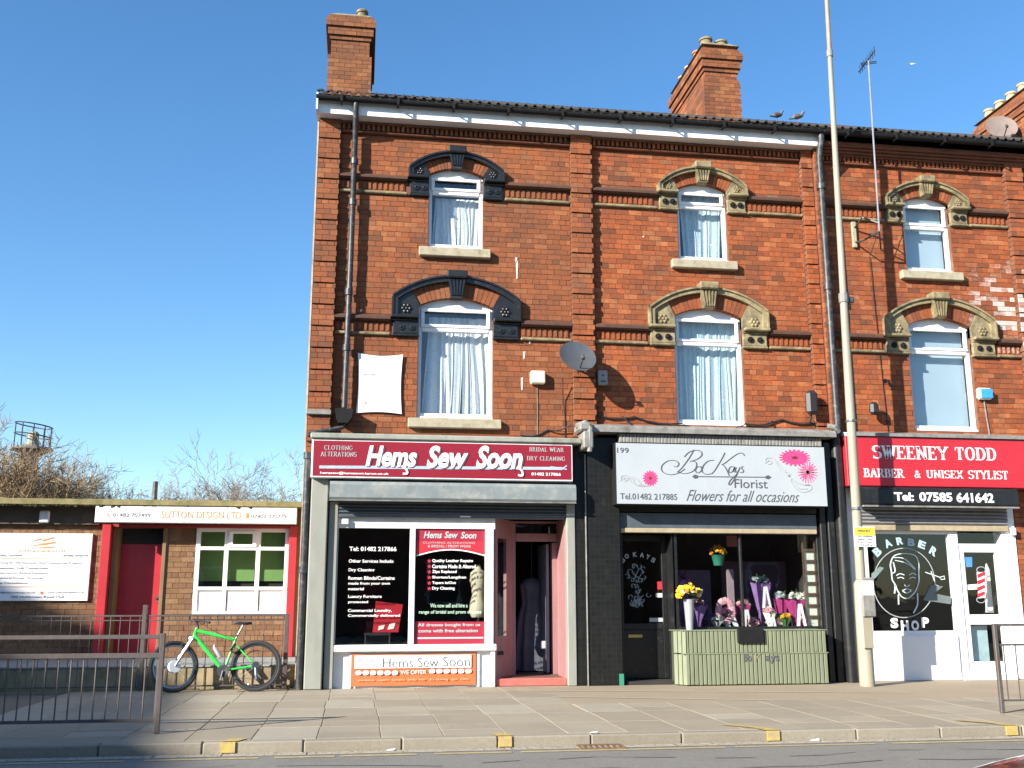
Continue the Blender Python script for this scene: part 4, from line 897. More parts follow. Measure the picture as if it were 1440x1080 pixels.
S2 = signbox('shop_sign', 3.88, 7.33, 2.70, 3.665, -.40, mat('cool_white_panel', (.39, .43, .46), .35, .05, 2, .02), M_blackm, 'large white florist sign with pink daisies and thin grey script', d=.34, fw=.012)
c = crop(800, 580, 3.4286); y = -.406
TW('199', *c(232, 288, 170, 195), y, M_dtext, S2); TW('Tel.01482 217885', *c(247, 521, 391, 420), y, M_dtext, S2); TW('Florist', *c(798, 957, 322, 365), y, M_dtext, S2); TW('Flowers for all occasions', *c(566, 1110, 376, 430), y, M_dtext, S2, shear=.55, bold=-.008)
V = M_dtext
strokes([[(560, 272), (528, 292), (488, 300), (452, 286), (448, 258), (476, 234), (512, 232), (530, 246), (520, 262), (505, 258)], [(602, 180), (588, 206), (568, 236), (545, 266), (522, 288)],
    [(556, 214), (578, 192), (610, 182), (636, 188), (640, 206), (620, 224), (592, 234), (582, 235)], [(590, 234), (612, 240), (614, 262), (596, 284), (566, 294), (540, 292), (528, 284)],
    [(636, 262), (620, 262), (610, 276), (616, 290), (630, 288), (640, 274), (636, 262), (650, 266)], [(690, 294), (662, 298), (642, 284), (648, 256), (672, 234), (700, 230)],
    [(752, 194), (738, 222), (720, 252), (704, 278), (688, 296)], [(846, 208), (836, 196), (812, 200), (780, 222), (752, 244), (736, 252)], [(738, 250), (752, 262), (764, 284), (772, 304)],
    [(796, 262), (780, 262), (770, 278), (776, 290), (790, 282), (798, 264), (794, 284), (802, 288)], [(806, 264), (802, 280), (808, 288), (818, 278), (824, 264)], [(824, 264), (812, 292), (796, 322), (778, 348), (770, 344), (782, 322), (812, 296)], [(844, 262), (834, 262), (834, 272), (842, 280), (836, 290), (824, 288)]], 800, 580, 3.4286, y, .018, V, S2, 'script_lettering', thin=.007, n=8)
strokes([[(620, 309), (952, 312)]], 800, 580, 3.4286, y, .012, V, S2, 'arrow', sp=False)
for pts in ([(594, 309), (606, 299), (622, 304), (620, 309), (622, 316), (606, 319)], [(976, 312), (962, 302), (948, 307), (950, 312), (948, 318), (962, 322)]):
    MB().prism([W(800 + a / 3.4286, 580 + b / 3.4286, y) for a, b in pts], y - .003, y).build('arrow_head', V, S2)
M_swirl = mat('grey_swirl', (.38, .40, .42), .5)
strokes([[(250, 330), (252, 308), (282, 305), (300, 335), (345, 356), (392, 352)], [(262, 325), (270, 312), (282, 322), (270, 332)], [(250, 318), (300, 315), (322, 345), (370, 352)], [(300, 306), (330, 322), (348, 348)],
    [(948, 245), (950, 222), (985, 222), (1010, 262), (1060, 305), (1115, 345), (1165, 350)], [(950, 240), (968, 230), (975, 245), (960, 250)], [(1000, 235), (1030, 268), (1070, 300)], [(1060, 300), (1080, 350), (1125, 384), (1165, 372), (1166, 352), (1140, 350)], [(1040, 275), (1052, 305), (1075, 322)], [(1075, 325), (1110, 365), (1150, 368)]], 800, 580, 3.4286, y, .024, M_swirl, S2, 'swirl', thin=.009, n=6)
M_pinkp = mat('pink_petal', (.80, .06, .20), .5, .12, 14, 0); M_pink2 = mat('light_pink_petal', (.82, .16, .32), .5, .12, 14, 0)
def daisy(cx, cy, rx, ry, n, m, lay_=2):
    mb = MB(); X, Z = W(800 + cx / 3.4286, 580 + cy / 3.4286, y); s = 1 / 3.4286 / 88
    for L_ in range(lay_):
        for i in range(n):
            a = 2 * math.pi * (i + .5 * L_) / n; k = 1 - .22 * L_; d = .42 * math.pi / n * (1.5 if lay_ == 2 else 1)
            p = [(X + rx * s * k * q * math.cos(a + w), Z + ry * s * k * q * math.sin(a + w)) for q, w in ((.15, 0), (.8, -d), (.97, -d * .6), (1, 0), (.97, d * .6), (.8, d))]
            mb.prism(p, y - .003 - .0015 * L_ - .0003 * (i % 2), y)
    o = mb.build('daisy', m, S2)
    MB().prism([(X + rx * s * .17 * math.cos(t), Z + ry * s * .17 * math.sin(t)) for t in [2 * math.pi * q / 12 for q in range(12)]], y - .008, y - .001).build('centre', mat('brown_flower_centre', (.10, .03, .02), .7), o)
daisy(392, 317, 37, 37, 16, M_pinkp); daisy(1088, 218, 80, 41, 20, M_pinkp); daisy(1150, 288, 51, 54, 20, M_pink2, 1); daisy(1150, 288, 36, 38, 16, M_pinkp, 1)

S3 = signbox('shop_sign', 7.745, 11.35, 3.055, 3.865, -.30, M_crimson, M_crimson, 'scarlet barber sign lettered Sweeney Todd in white capitals', d=.24, fw=.01)
c = crop(1120, 560, 4.5); y = -.305
SW('SWEENEY', *c(482, 962, 303, 386), y, M_ltext, S3, weight=.2); SW('TODD', *c(1003, 1268, 313, 392), y, M_ltext, S3, weight=.2)
SW('BARBER', *c(426, 682, 446, 501), y, M_ltext, S3, weight=.2); SW('&', *c(745, 790, 456, 504), y, M_ltext, S3, weight=.2); SW('UNISEX', *c(822, 1057, 457, 506), y, M_ltext, S3, weight=.2); SW('STYLIST', *c(1088, 1342, 459, 512), y, M_ltext, S3, weight=.2)
S3b = empty('shutter_box_sign', (9.3, -.06, 2.74), 'black barber shutter box painted with the phone number in white', 'sign')
MB().prismx([(-.06, 2.75), (-.33, 2.75), (-.35, 2.78), (-.35, 3.0), (-.31, 3.045), (-.06, 3.045)], 7.95, 10.68).build('shutter_box', M_black, S3b)
MB().cbox(7.95, 10.68, -.36, -.3, 2.715, 2.745, .005).build('shutter_lip', M_lead, S3b)
y = -.352
TW('Tel:', *c(618, 742, 596, 650), y, M_ltext, S3b, bold=.035); TW('07585', *c(778, 985, 596, 655), y, M_ltext, S3b, bold=.035); TW('641642', *c(1013, 1248, 599, 661), y, M_ltext, S3b, bold=.035)

# window lettering and posters of the sewing shop
y = .006; c = crop(480, 720, 6)
for s, b in (('Tel: 01482 217866', (68, 465, 293, 330)), ('Other Services Include', (62, 440, 400, 428)), ('Dry Cleaning', (60, 280, 475, 508)), ('Roman Blinds/Curtains', (58, 450, 542, 572)), ('made from your own', (58, 410, 590, 620)), ('material', (58, 190, 636, 660)), ('Luxury Furniture', (58, 340, 700, 732)), ('protected', (58, 225, 748, 775)), ('Commercial Laundry,', (55, 425, 818, 850)), ('Commercially delivered', (55, 495, 862, 890))):
    TW(s, *c(*b), y, M_ltext, wf, bold=.018)
M_burg = mat('burgundy_vinyl', (.33, .025, .05), .4, .08, 4, 0); M_redv = mat('red_vinyl', (.55, .03, .05), .4, .08, 4, 0)
def pl(x, yy): return W(480 + x / 6, 720 + yy / 6, .008)
xa, xb = pl(634, 300)[0], pl(1212, 300)[0]
arcp = [pl(634 + (1212 - 634) * i / 12, 375 - 62 * math.sin(math.pi * (i + .8) / 13.6)) for i in range(13)]
MB().prism([(xa, 2.33), (xb, 2.33), (xb, pl(1212, 245)[1]), (xa, pl(634, 245)[1])], .003, .0085).build('window_vinyl', M_burg, wf)
MB().prism([(xa, pl(634, 246)[1])] + [(max(xa, min(xb, p[0])), p[1]) for p in arcp] + [(xb, pl(1212, 246)[1])], .0035, .009).build('window_vinyl', M_redv, wf)
MB().strip([(p[0], p[1]) for p in arcp], [(p[0], p[1] - .018) for p in arcp], .003, .0088).build('vinyl_border', M_ltext, wf)
MB().prism([(xa, .62), (xb, .62), (xb, pl(1212, 925)[1]), (xa, pl(634, 925)[1])], .003, .0085).build('window_vinyl', M_burg, wf)
MB().box(xa + .04, xb - .02, .001, .0025, .695, .72).build('vinyl_border', M_gtext, wf)
TW('Hems', *c(695, 850, 165, 222), .001, M_gtext, wf, shear=.25, bold=.03); TW('Sew', *c(870, 985, 165, 222), .001, M_gtext, wf, shear=.25, bold=.03); TW('Soon', *c(1008, 1140, 168, 225), .001, M_gtext, wf, shear=.25, bold=.03)
TW('CLOTHING ALTERATIONS', *c(690, 1130, 252, 268), .001, M_gtext, wf); TW('& BRIDAL / PROM WEAR', *c(730, 1095, 278, 300), .001, M_gtext, wf, bold=.01)
for k, (s, r, t, b) in enumerate((('Quality Leather Repairs', 1110, 398, 430), ('Curtains Made & Altered', 1132, 443, 475), ('Zips Replaced', 972, 490, 522), ('Shorten/Lengthen', 1052, 538, 568), ('Tapers In/Out', 967, 585, 614), ('Dry Cleaning', 957, 630, 662))):
    TW(s, *c(766, r, t, b), y, M_ltext, wf, bold=.025)
    xx, zz = pl(742, (t + b) / 2); MB().prism([(xx + (.016 if q % 2 else .035) * math.sin(q * math.pi / 5), zz + (.016 if q % 2 else .035) * math.cos(q * math.pi / 5)) for q in range(10)], .003, .008).build('star', M_redv, wf)
TW('We now sell and hire a', *c(750, 1065, 772, 806), y, mat('pale_green_lettering', (.5, .7, .55), .4), wf, bold=.01); TW('range of bridal and prom dresses', *c(655, 1180, 828, 866), y, mat('pale_green_lettering', (.5, .7, .55), .4), wf, bold=.01)
TW('All dresses bought from us', *c(645, 1172, 938, 972), .001, M_gtext, wf, bold=.025); TW('come with free alteration', *c(650, 1152, 986, 1016), .001, M_gtext, wf, bold=.025)

# banner on the stall riser
BN = empty('banner', (.85, -.07, .02), 'orange and white vinyl banner fixed below the sewing shop window', 'banner')
def sagsheet(x0, x1, z0, z1, y, m, name, parent, sag=.012, amp=.006, n=16, t=.004):
    mb = MB(); vs = []; 
    for side in (0, 1):
        for j in (0, 1, 2, 3, 4):
            for i in range(n + 1):
                u = i / n; v = j / 4; e = abs(math.sin(u * math.pi * 3))
                z = z0 + (z1 - z0) * v - (sag * e * (v) if v > .9 else 0) + (sag * .6 * e if v < .1 else 0)
                vs.append((x0 + (x1 - x0) * u, y + amp * math.sin(u * 17 + v * 4) + side * t, z))
    N = n + 1; F_ = []
    for j in range(4):
        for i in range(n): a = j * N + i; F_ += [(a, a + 1, a + 1 + N, a + N), (a + 5 * N, a + N + 5 * N, a + 1 + N + 5 * N, a + 1 + 5 * N)]
    return mb.add(vs, F_).build(name, m, parent, smooth=True)
sagsheet(-.07, 1.76, .03, .49, -.062, M_orange, 'banner_sheet', BN, amp=.002)
c = crop(480, 880, 4); y = -.075
x0, x1, _, _ = c(78, 732, 163, 240); MB().box(W(480 + 78 / 4, 900, y)[0], W(480 + 732 / 4, 900, y)[0], y - .003, y + .003, W(580, 880 + 238 / 4, y)[1], W(580, 880 + 165 / 4, y)[1]).build('white_panel', M_white, BN)
y = -.079
TW('WE ARE ...', *c(88, 208, 184, 206), y, M_swirl, BN); TW('Hems', *c(233, 403, 182, 234), y, M_dtext, BN, bold=-.012); TW('Sew', *c(430, 545, 180, 231), y, M_dtext, BN, bold=-.012); TW('Soon', *c(572, 722, 174, 228), y, M_dtext, BN, bold=-.012)
TW('WE OFFER', *c(332, 478, 250, 272), y, M_ltext, BN)
ov = MB()
for x in [78 + i * 41 for i in range(6)] + [492 + i * 41 for i in range(6)]:
    X0, X1 = W(480 + x / 4, 945, y)[0], W(480 + (x + 36) / 4, 945, y)[0]; zc = W(480 + x / 4, 880 + (265 if x < 400 else 255) / 4, y)[1]; r = .032
    ov.prism([(X0 + r + r * math.cos(t), zc + r * math.sin(t)) for t in [math.pi / 2 + math.pi * q / 5 for q in range(6)]] + [(X1 - r + r * math.cos(t), zc + r * math.sin(t)) for t in [-math.pi / 2 + math.pi * q / 5 for q in range(6)]], y - .002, y)
ov.build('white_ovals', M_ltext, BN)
TW('alterations   repairs   curtains   bridal wear   dry cleaning   zips   hems', *c(90, 715, 296, 312), y, mat('peach_lettering', (.8, .45, .3), .5), BN)

# florist door lettering and floral decal
y = .322; c = crop(860, 740, 4.5)
for ch, X, Z, rot in (('B', 70, 214, 40), ('O', 96, 190, 24), ('K', 148, 179, 6), ('A', 192, 182, -6), ('Y', 232, 194, -20), ('S', 264, 214, -34)):
    o = TW(ch, *c(X - 13, X + 13, Z - 15, Z + 15), y, M_gtext, dd, bold=.04)
    me = o.data; cx = sum(v.co.x for v in me.vertices) / len(me.vertices); cz = sum(v.co.z for v in me.vertices) / len(me.vertices); a = R_(-rot)
    for v in me.vertices: dx, dz = v.co.x - cx, v.co.z - cz; v.co.x = cx + dx * math.cos(a) + dz * math.sin(a); v.co.z = cz - dx * math.sin(a) + dz * math.cos(a)
random.seed(5); ln = []
for k in range(46):
    t = random.random(); X = 165 + random.gauss(0, 42 - 22 * t); Z = 250 + t * 260; a0 = random.uniform(0, 6.28); r = random.uniform(9, 22)
    ln.append([(X + r * math.cos(a0 + q * 1.1) * (1 - q * .13), Z + r * math.sin(a0 + q * 1.1) * (1 - q * .13)) for q in range(5)])
strokes(ln, 860, 740, 4.5, y, .012, mat('etched_decal', (.30, .37, .38), .5), dd, 'flower_decal', thin=.005, n=3)
for nm, bx, mm in (('sticker', (240, 335, 580, 605), M_gtext), ('sticker', (280, 328, 424, 450), M_ltext), ('sticker', (288, 330, 350, 400), M_redv)):
    l, r, t, b = c(*bx); MB().box(W(l, t, y)[0], W(r, t, y)[0], y - .002, y, W(l, b, y)[1], W(l, t, y)[1]).build(nm, mm, dd)
# barber window painting
y = .016; ox, oy, s = 1120, 740, 3.175
def bp(a, b): return W(ox + a / s, oy + b / s, y)
M_bt = mat('blue_grey_window_letter', (.40, .55, .60), .5); mb = MB()
for ch, X, Z, rot, h in (('B', 360, 112, 38, 38), ('A', 410, 76, 22, 36), ('R', 462, 66, 8, 34), ('B', 512, 72, -5, 34), ('E', 560, 84, -20, 34), ('R', 612, 112, -34, 38)):
    o = TW(ch, *crop(ox, oy, s)(X - 16, X + 16, Z - h / 2, Z + h / 2), y, M_bt, wf3, bold=.05)
    me = o.data; cx = sum(v.co.x for v in me.vertices) / len(me.vertices); cz = sum(v.co.z for v in me.vertices) / len(me.vertices); a = R_(-rot)
    for v in me.vertices: dx, dz = v.co.x - cx, v.co.z - cz; v.co.x = cx + dx * math.cos(a) + dz * math.sin(a); v.co.z = cz - dx * math.sin(a) + dz * math.cos(a)
for ch, X, Z, mm in (('S', 437, 432, M_ltext), ('H', 484, 444, M_ltext), ('O', 530, 443, M_ltext), ('P', 575, 430, M_ltext)): TW(ch, *crop(ox, oy, s)(X - 17, X + 17, Z - 23, Z + 23), y, mm, wf3, bold=.05)
cxy = (480, 253); circ = [(cxy[0] + 137 * math.cos(t), cxy[1] + 155 * math.sin(t)) for t in [2 * math.pi * q / 40 for q in range(41)]]
M_chalk = mat('chalk_white_line', (.62, .72, .72), .5)
strokes([circ[i:i + 6] for i in range(0, 40, 5)], ox, oy, s, y, .014, M_swirl, wf3, 'logo_ring', sp=False)
face = [[(438, 300), (440, 262), (428, 240), (424, 205), (420, 165), (440, 130), (490, 122), (530, 132), (545, 165), (545, 205), (546, 245), (534, 285), (512, 312), (495, 322), (470, 315), (450, 285), (442, 262)], [(432, 160), (440, 200), (428, 210)], [(434, 140), (480, 145), (530, 190)], [(440, 152), (490, 165), (530, 194)],
        [(446, 220), (462, 212), (482, 218)], [(502, 218), (520, 210), (534, 218)], [(450, 232), (466, 228), (480, 234)], [(504, 234), (518, 228), (532, 232)], [(482, 262), (492, 270), (506, 262)], [(472, 288), (492, 280), (514, 286)], [(474, 290), (492, 298), (512, 288)], [(455, 305), (456, 350)], [(540, 300), (540, 350), (522, 388)]]
strokes(face, ox, oy, s, y - .002, .022, M_chalk, wf3, 'painted_face', thin=.013, n=5)
strokes([[(575, 205), (640, 228)], [(640, 228), (660, 222), (662, 236), (646, 238), (640, 228)], [(600, 200), (622, 262)], [(622, 262), (634, 266), (624, 275), (614, 266), (622, 262)]], ox, oy, s, y, .013, M_chalk, wf3, 'painted_scissors', sp=False)
MB().prism([bp(335, 212), bp(372, 180), bp(390, 186), bp(352, 232), bp(335, 236)][::-1], y - .004, y).build('painted_comb', mat('muted_teal', (.2, .27, .26), .5), wf3)
MB().prism([bp(565, 330), bp(600, 265), bp(655, 268), bp(615, 300), bp(690, 315), bp(688, 348)][::-1], y - .004, y).build('painted_clipper', mat('muted_grey', (.15, .18, .18), .5), wf3)
y = .026
pz = MB().prism([bp(805, 205), bp(838, 205), bp(845, 318), bp(812, 322)][::-1], y - .004, y).build('barber_pole_sticker', M_ltext, d3)
for k in range(4): MB().prism([bp(806, 215 + k * 29), bp(838, 203 + k * 29), bp(842, 217 + k * 29), bp(809, 232 + k * 29)][::-1], y - .008, y - .004).build('red_stripe', M_redv, pz)
for zc in (195, 328):
    strokes([[(824 + 20 * math.cos(t), zc + 14 * math.sin(t)) for t in [q * .63 for q in range(11)]]], ox, oy, s, y, .012, M_swirl, d3, 'sticker_ring', sp=False)
MB().prism([bp(722, 138), bp(784, 138), bp(784, 182), bp(722, 182)][::-1], y - .004, y).build('blue_notice', mat('blue_notice', (.08, .27, .62), .5), d3)
MB().prism([bp(756, 262), bp(806, 258), bp(806, 282), bp(758, 284)][::-1], y - .004, y).build('notice', M_ltext, d3)

# shop window displays: things standing or hanging inside
def flowers(mb, c, r, n, s, sq=.6):
    for i in range(n):
        a = random.uniform(0, 6.28); q = r * math.sqrt(random.random()); cc = Vector((c[0] + q * math.cos(a), c[1] + q * math.sin(a) * .7, c[2] + random.uniform(-.3, .5) * r * sq + (r - q) * sq)); ss = s * random.uniform(.8, 1.35)
        ax = Vector((math.cos(a) * .6 + random.gauss(0, .3), -.7 + random.gauss(0, .3), .7)).normalized(); u = ax.orthogonal().normalized(); w = ax.cross(u)
        for L_ in range(2):
            for k in range(6):
                t = k * 1.047 + L_ * .5; d = u * math.cos(t) + w * math.sin(t); e_ = u * -math.sin(t) + w * math.cos(t); rr = ss * (1.25 - .45 * L_); lift = ax * ss * (.25 + .4 * L_)
                mb.add([cc, cc + d * rr * .6 + e_ * rr * .42 + lift * .6, cc + d * rr + lift, cc + d * rr * .6 - e_ * rr * .42 + lift * .6], [(0, 1, 2, 3)])
        mb.blob(cc + ax * ss * .2, ss * .3, 5)
    return mb
M_yf = mat('yellow_petals', (.80, .48, .02), .6, .2, 40, .1); M_of = mat('orange_petals', (.80, .28, .02), .6, .2, 40, .1); M_lf = mat('flower_leaf', (.05, .13, .03), .6, .3, 30, .1)
M_pf = mat('pale_pink_petals', (.72, .36, .42), .6, .2, 40, .1); M_wf = mat('cream_petals', (.75, .78, .68), .6, .15, 40, .1); M_pu = mat('purple_tissue', (.24, .12, .34), .6, .25, 12, .3); M_mg = mat('magenta_tissue', (.35, .03, .16), .6, .25, 12, .3)
M_zinc = mat('zinc_vase', (.42, .44, .47), .4, .1, 10, .05, metal=.3)
def leaves(mb, c, r, n, l=.06):
    for i in range(n):
        a = random.uniform(0, 6.28); e = random.uniform(-.2, .9); d = Vector((math.cos(a) * math.cos(e), math.sin(a) * math.cos(e), math.sin(e))); p = Vector(c) + d * r * .5; q = d.cross(Vector((0, 0, 1))).normalized() * l * .22
        mb.add([p, p + d * l * .5 + q, p + d * l, p + d * l * .5 - q], [(0, 1, 2, 3)])
    return mb
def vase(x, y, z, r, h, fr, label, cols, n=26, s=.03, vm=None, cat='flowers', name='flower_vase'):
    e = empty(name, (x, y, z), label, cat)
    MB().lathe((x, y, z), [(r * .62, 0), (r * .95, h * .95), (r * 1.05, h), (r * .9, h), (r * .85, h * .9)], 14).build('vase', vm or M_zinc, e, smooth=True)
    for m in cols: flowers(MB(), (x, y, z + h + fr * .35), fr, n // len(cols), s).build('blooms', m, e)
    leaves(MB(), (x, y, z + h + .02), fr, 26, fr * .8).build('leaves', M_lf, e); return e
random.seed(9)
xa = W(970, 880, -.15)[0]; vase(xa, -.14, .812, .085, .46, .2, 'tall grey vase of yellow flowers standing on the left end of the planter', [M_yf, M_yf, M_yf, M_wf], 88, .034)
x, z = W(1010, 790, .3)
hp = vase(x, .3, z - .06, .115, .17, .13, 'hanging teal pot of yellow and orange flowers in the florist window', [M_yf, M_of], 34, .028, mat('teal_pot', (.03, .22, .15), .4, .15, 10, .05), name='hanging_pot')
MB().tube([(x, .3, z + .2), (x, .3, 2.58)], .004, 5).tube([(x - .11, .3, z + .1), (x, .3, z + .45)], .003, 4).tube([(x + .11, .3, z + .1), (x, .3, z + .45)], .003, 4).build('hanger', M_plastic_black, hp)
x, z = W(1021, 862, .2)
e = empty('wreath', (x, .22, .8), 'round pale pink posy with long ribbons beside the window post', 'wreath')
mb = MB(); 
for i in range(26): a = i * .2417; mb.blob((x + .12 * math.cos(a), .22, z + .03 + .16 * math.sin(a)), .055, 6, (1, .7, 1), .2)
mb.build('ring', M_pf, e); flowers(MB(), (x, .24, z), .09, 14, .035).build('blooms', M_pf, e); MB().prism([(x + .1, z + .05), (x + .2, z - .2), (x + .16, z - .3), (x + .08, z - .1)], .2, .21).prism([(x - .02, z - .1), (x + .02, z - .38), (x + .1, z - .38), (x + .05, z - .1)], .2, .21).build('ribbon', M_ltext, e)
def wrap(px, py, y, r, h, label, tis, bl, n=16, s=.035, cat='bouquet', ribbon=False, z0=.8):
    x, zt = W(px, py, y); e = empty('bouquet', (x, y, z0), label, cat); zt = max(zt, z0 + .12)
    mb = MB(); N = 14; vs = []
    for j, (q, zz) in enumerate(((.3, z0), (.45, z0 + (zt - z0) * .35), (1.0, zt - .02))):
        for i in range(N): a = 2 * math.pi * i / N; k = q * r * (1 + .16 * math.sin(i * 2.6 + j)); vs.append((x + k * math.cos(a), y + k * math.sin(a) * .8, zz + (.04 * math.sin(i * 3.1) if j == 2 else 0)))
    mb.add(vs, [(j * N + i, j * N + (i + 1) % N, (j + 1) * N + (i + 1) % N, (j + 1) * N + i) for j in (0, 1) for i in range(N)]).build('wrapping', tis, e)
    flowers(MB(), (x, y, zt), r * .8, n, s).build('blooms', bl, e); leaves(MB(), (x, y, zt), r, 14, r * .7).build('leaves', M_lf, e)
    if ribbon: MB().prism([(x - .03, zt - .08), (x - .07, zt - .42), (x - .02, zt - .42), (x + .005, zt - .12), (x + .05, zt - .42), (x + .09, zt - .42), (x + .03, zt - .08)], y - r - .02, y - r - .012).build('ribbon', M_ltext, e)
    return e
wrap(995, 870, .55, .2, .5, 'purple tissue bouquet behind the tall grey vase', M_pu, M_pu, 8)
wrap(955, 815, .8, .17, .5, 'dim lilac bouquet at the back left of the florist window', M_pu, M_pu, 8)
wrap(1032, 880, .45, .17, .4, 'magenta wrapped bouquet low beside the window post', M_mg, M_mg, 6)
wrap(1058, 880, .25, .12, .2, 'small pink posy just right of the window post', M_pf, M_pf, 14, .03)
wrap(1090, 882, .22, .17, .15, 'low mixed pink and cream posy at the planter edge', M_wf, M_pf, 20, .03)
wrap(1118, 842, .2, .16, .5, 'cream rose bouquet with long white ribbons at the right of the display', M_mg, M_wf, 12, .05, ribbon=True)
wrap(1098, 840, .35, .13, .5, 'magenta box of dusky roses in the middle of the display', M_mg, M_swirl, 12, .035)
wrap(1070, 818, .4, .16, .5, 'purple pedestal of pale blue blooms at the back of the display', M_pu, M_swirl, 12, .035, ribbon=True)
wrap(1135, 838, .5, .1, .4, 'slim peach bouquet at the far right beside the white lattice', M_wf, M_pf, 10, .03)
x0, x1 = 7.13, 7.265
lt = MB().box(x0 - .06, x0 - .035, .08, .11, .8, 2.2).box(x1 + .01, x1 + .02, .08, .11, .8, 2.2); z = .8
while z < 2.1: lt.box(x0 - .035, x1 + .01, .08, .11, z, z + .04); z += .175
lt2 = MB().box(x0 - .035, x1 + .01, .115, .12, .8, 2.02)
e = empty('display_lattice', ((x0 + x1) / 2, .1, .8), 'dark lattice backed with cream card at the right of the florist window', 'display rack'); lt.build('lattice', mat('brown_lattice', (.10, .06, .04), .7), e); lt2.build('card', M_wf, e)
x, z = W(1030, 760, .4); thing('hanging_sign', MB().box(x - .1, x + .08, .4, .41, z - .1, z + .08).tube([(x, .405, z + .08), (x, .405, 2.6)], .004, 4), mat('dull_pink_card', (.3, .1, .1), .6), 'small dull pink card hung above the yellow flowers', 'card')
x0 = W(1032, 850, .35)[0]; thing('display_post', MB().box(x0, x0 + .11, .6, .64, .8, 1.75), mat('dusty_lilac_board', (.33, .25, .28), .7), 'narrow dusty lilac board standing in the middle of the florist window', 'board')
wrap(980, 850, .3, .16, .5, 'lilac paper bouquet just right of the tall grey vase', M_pu, M_pf, 14, .03)
wrap(1008, 872, .15, .09, .2, 'small white bloomed posy left of the pink wreath', M_zinc, M_wf, 14, .028)
wrap(1045, 850, .35, .12, .5, 'dusky pink bouquet with white ribbons beside the window post', M_mg, M_pf, 14, .032, ribbon=True)
wrap(1082, 860, .2, .1, .3, 'cream and pink posy with white ribbons in the middle of the display', M_wf, M_pf, 16, .03, ribbon=True)
wrap(1104, 868, .12, .1, .2, 'low yellow and cream posy near the right of the display', M_lf, M_yf, 12, .025)
wrap(1128, 872, .12, .1, .2, 'low pink posy under the cream rose bouquet', M_mg, M_pf, 14, .028)
thing('backdrop_panel', MB().box(4.96, 5.9, 1.2, 1.24, .8, 1.75), mat('lilac_backdrop', (.20, .14, .22), .8, .3, 4, .1), 'low lilac panel at the back left of the florist window', 'panel')
thing('backdrop_panel', MB().box(6.1, 7.25, 1.2, 1.24, .8, 1.9), mat('plum_backdrop', (.14, .07, .11), .8, .3, 4, .1), 'low plum panel at the back right of the florist window', 'panel')
# sewing shop display
x, z = W(668, 840, .3)
e = empty('dress_form', (x + .05, .32, .5), 'cream dressmaking torso behind the right sewing shop window', 'mannequin')
MB().lathe((x + .05, .32, 0), [(.10, 1.0), (.135, 1.08), (.13, 1.2), (.095, 1.33), (.105, 1.45), (.135, 1.56), (.12, 1.68), (.05, 1.74), (.03, 1.8)], 16).build('torso', mat('calico', (.5, .45, .33), .8, .1, 12, .1), e, smooth=True)
MB().tube([(x + .05, .32, .5), (x + .05, .32, 1.0)], .02, 8).tube([(x - .12, .32, .51), (x + .22, .32, .51)], .015, 6).build('stand', M_steel, e)
thing('chair', MB().cbox(.12, .5, .35, .39, .55, .95, .01).cbox(.1, .5, .1, .38, .74, .785, .01).tube([(.12, .12, .5), (.12, .12, .74)], .012, 6).tube([(.48, .12, .5), (.48, .12, .74)], .012, 6).tube([(.12, .37, .5), (.12, .37, .62)], .012, 6).tube([(.48, .37, .5), (.48, .37, .62)], .012, 6), M_plastic_black, 'black chair carrying the red bag in the sewing shop window', 'chair')
xa, za = W(522, 885, .25); xb, zb = W(566, 850, .25)
e = empty('red_bag', ((xa + xb) / 2, .26, .79), 'glossy red printed bag on the chair in the left sewing shop window', 'bag')
MB().prism([(xa + .02, .79), (xb - .06, .79), (xb, zb + .0), (xa + .06, zb + .05)], .14, .30).build('bag', M_crimson, e)
MB().prism([(xa + .10, .82), (xa + .18, .84), (xa + .20, .90), (xa + .11, .88)], .13, .139).prism([(xa + .24, .83), (xa + .33, .84), (xa + .36, .93), (xa + .27, .91)], .13, .139).build('print', M_wf, e)
x, z = W(748, 880, 1.3); mb = MB(); N = 48; vs = []
for zz, rr, am in ((.14, .27, .05), (.5, .26, .045), (.9, .22, .035), (1.2, .15, .02), (1.32, .17, .012), (1.5, .2, .01), (1.58, .14, .0), (1.62, .04, 0)):
    for i in range(N): t = 2 * math.pi * i / N; q_ = rr + am * math.sin(t * 9 + math.sin(t * 2) * 2); vs.append((x + q_ * math.cos(t), 1.3 + q_ * .7 * math.sin(t), zz))
mb.add(vs, [(j * N + i, j * N + (i + 1) % N, (j + 1) * N + (i + 1) % N, (j + 1) * N + i) for j in range(7) for i in range(N)]); mb.tube([(x, 1.3, 1.6), (x, 1.3, 1.7), (x, 1.3, 3.0)], .006, 5)
thing('hanging_dress', mb, mat('slate_cloth', (.09, .09, .12), .8, .2, 6, .3), 'dark grey full length dress hanging just inside the open shop doorway', 'dress', smooth=True)

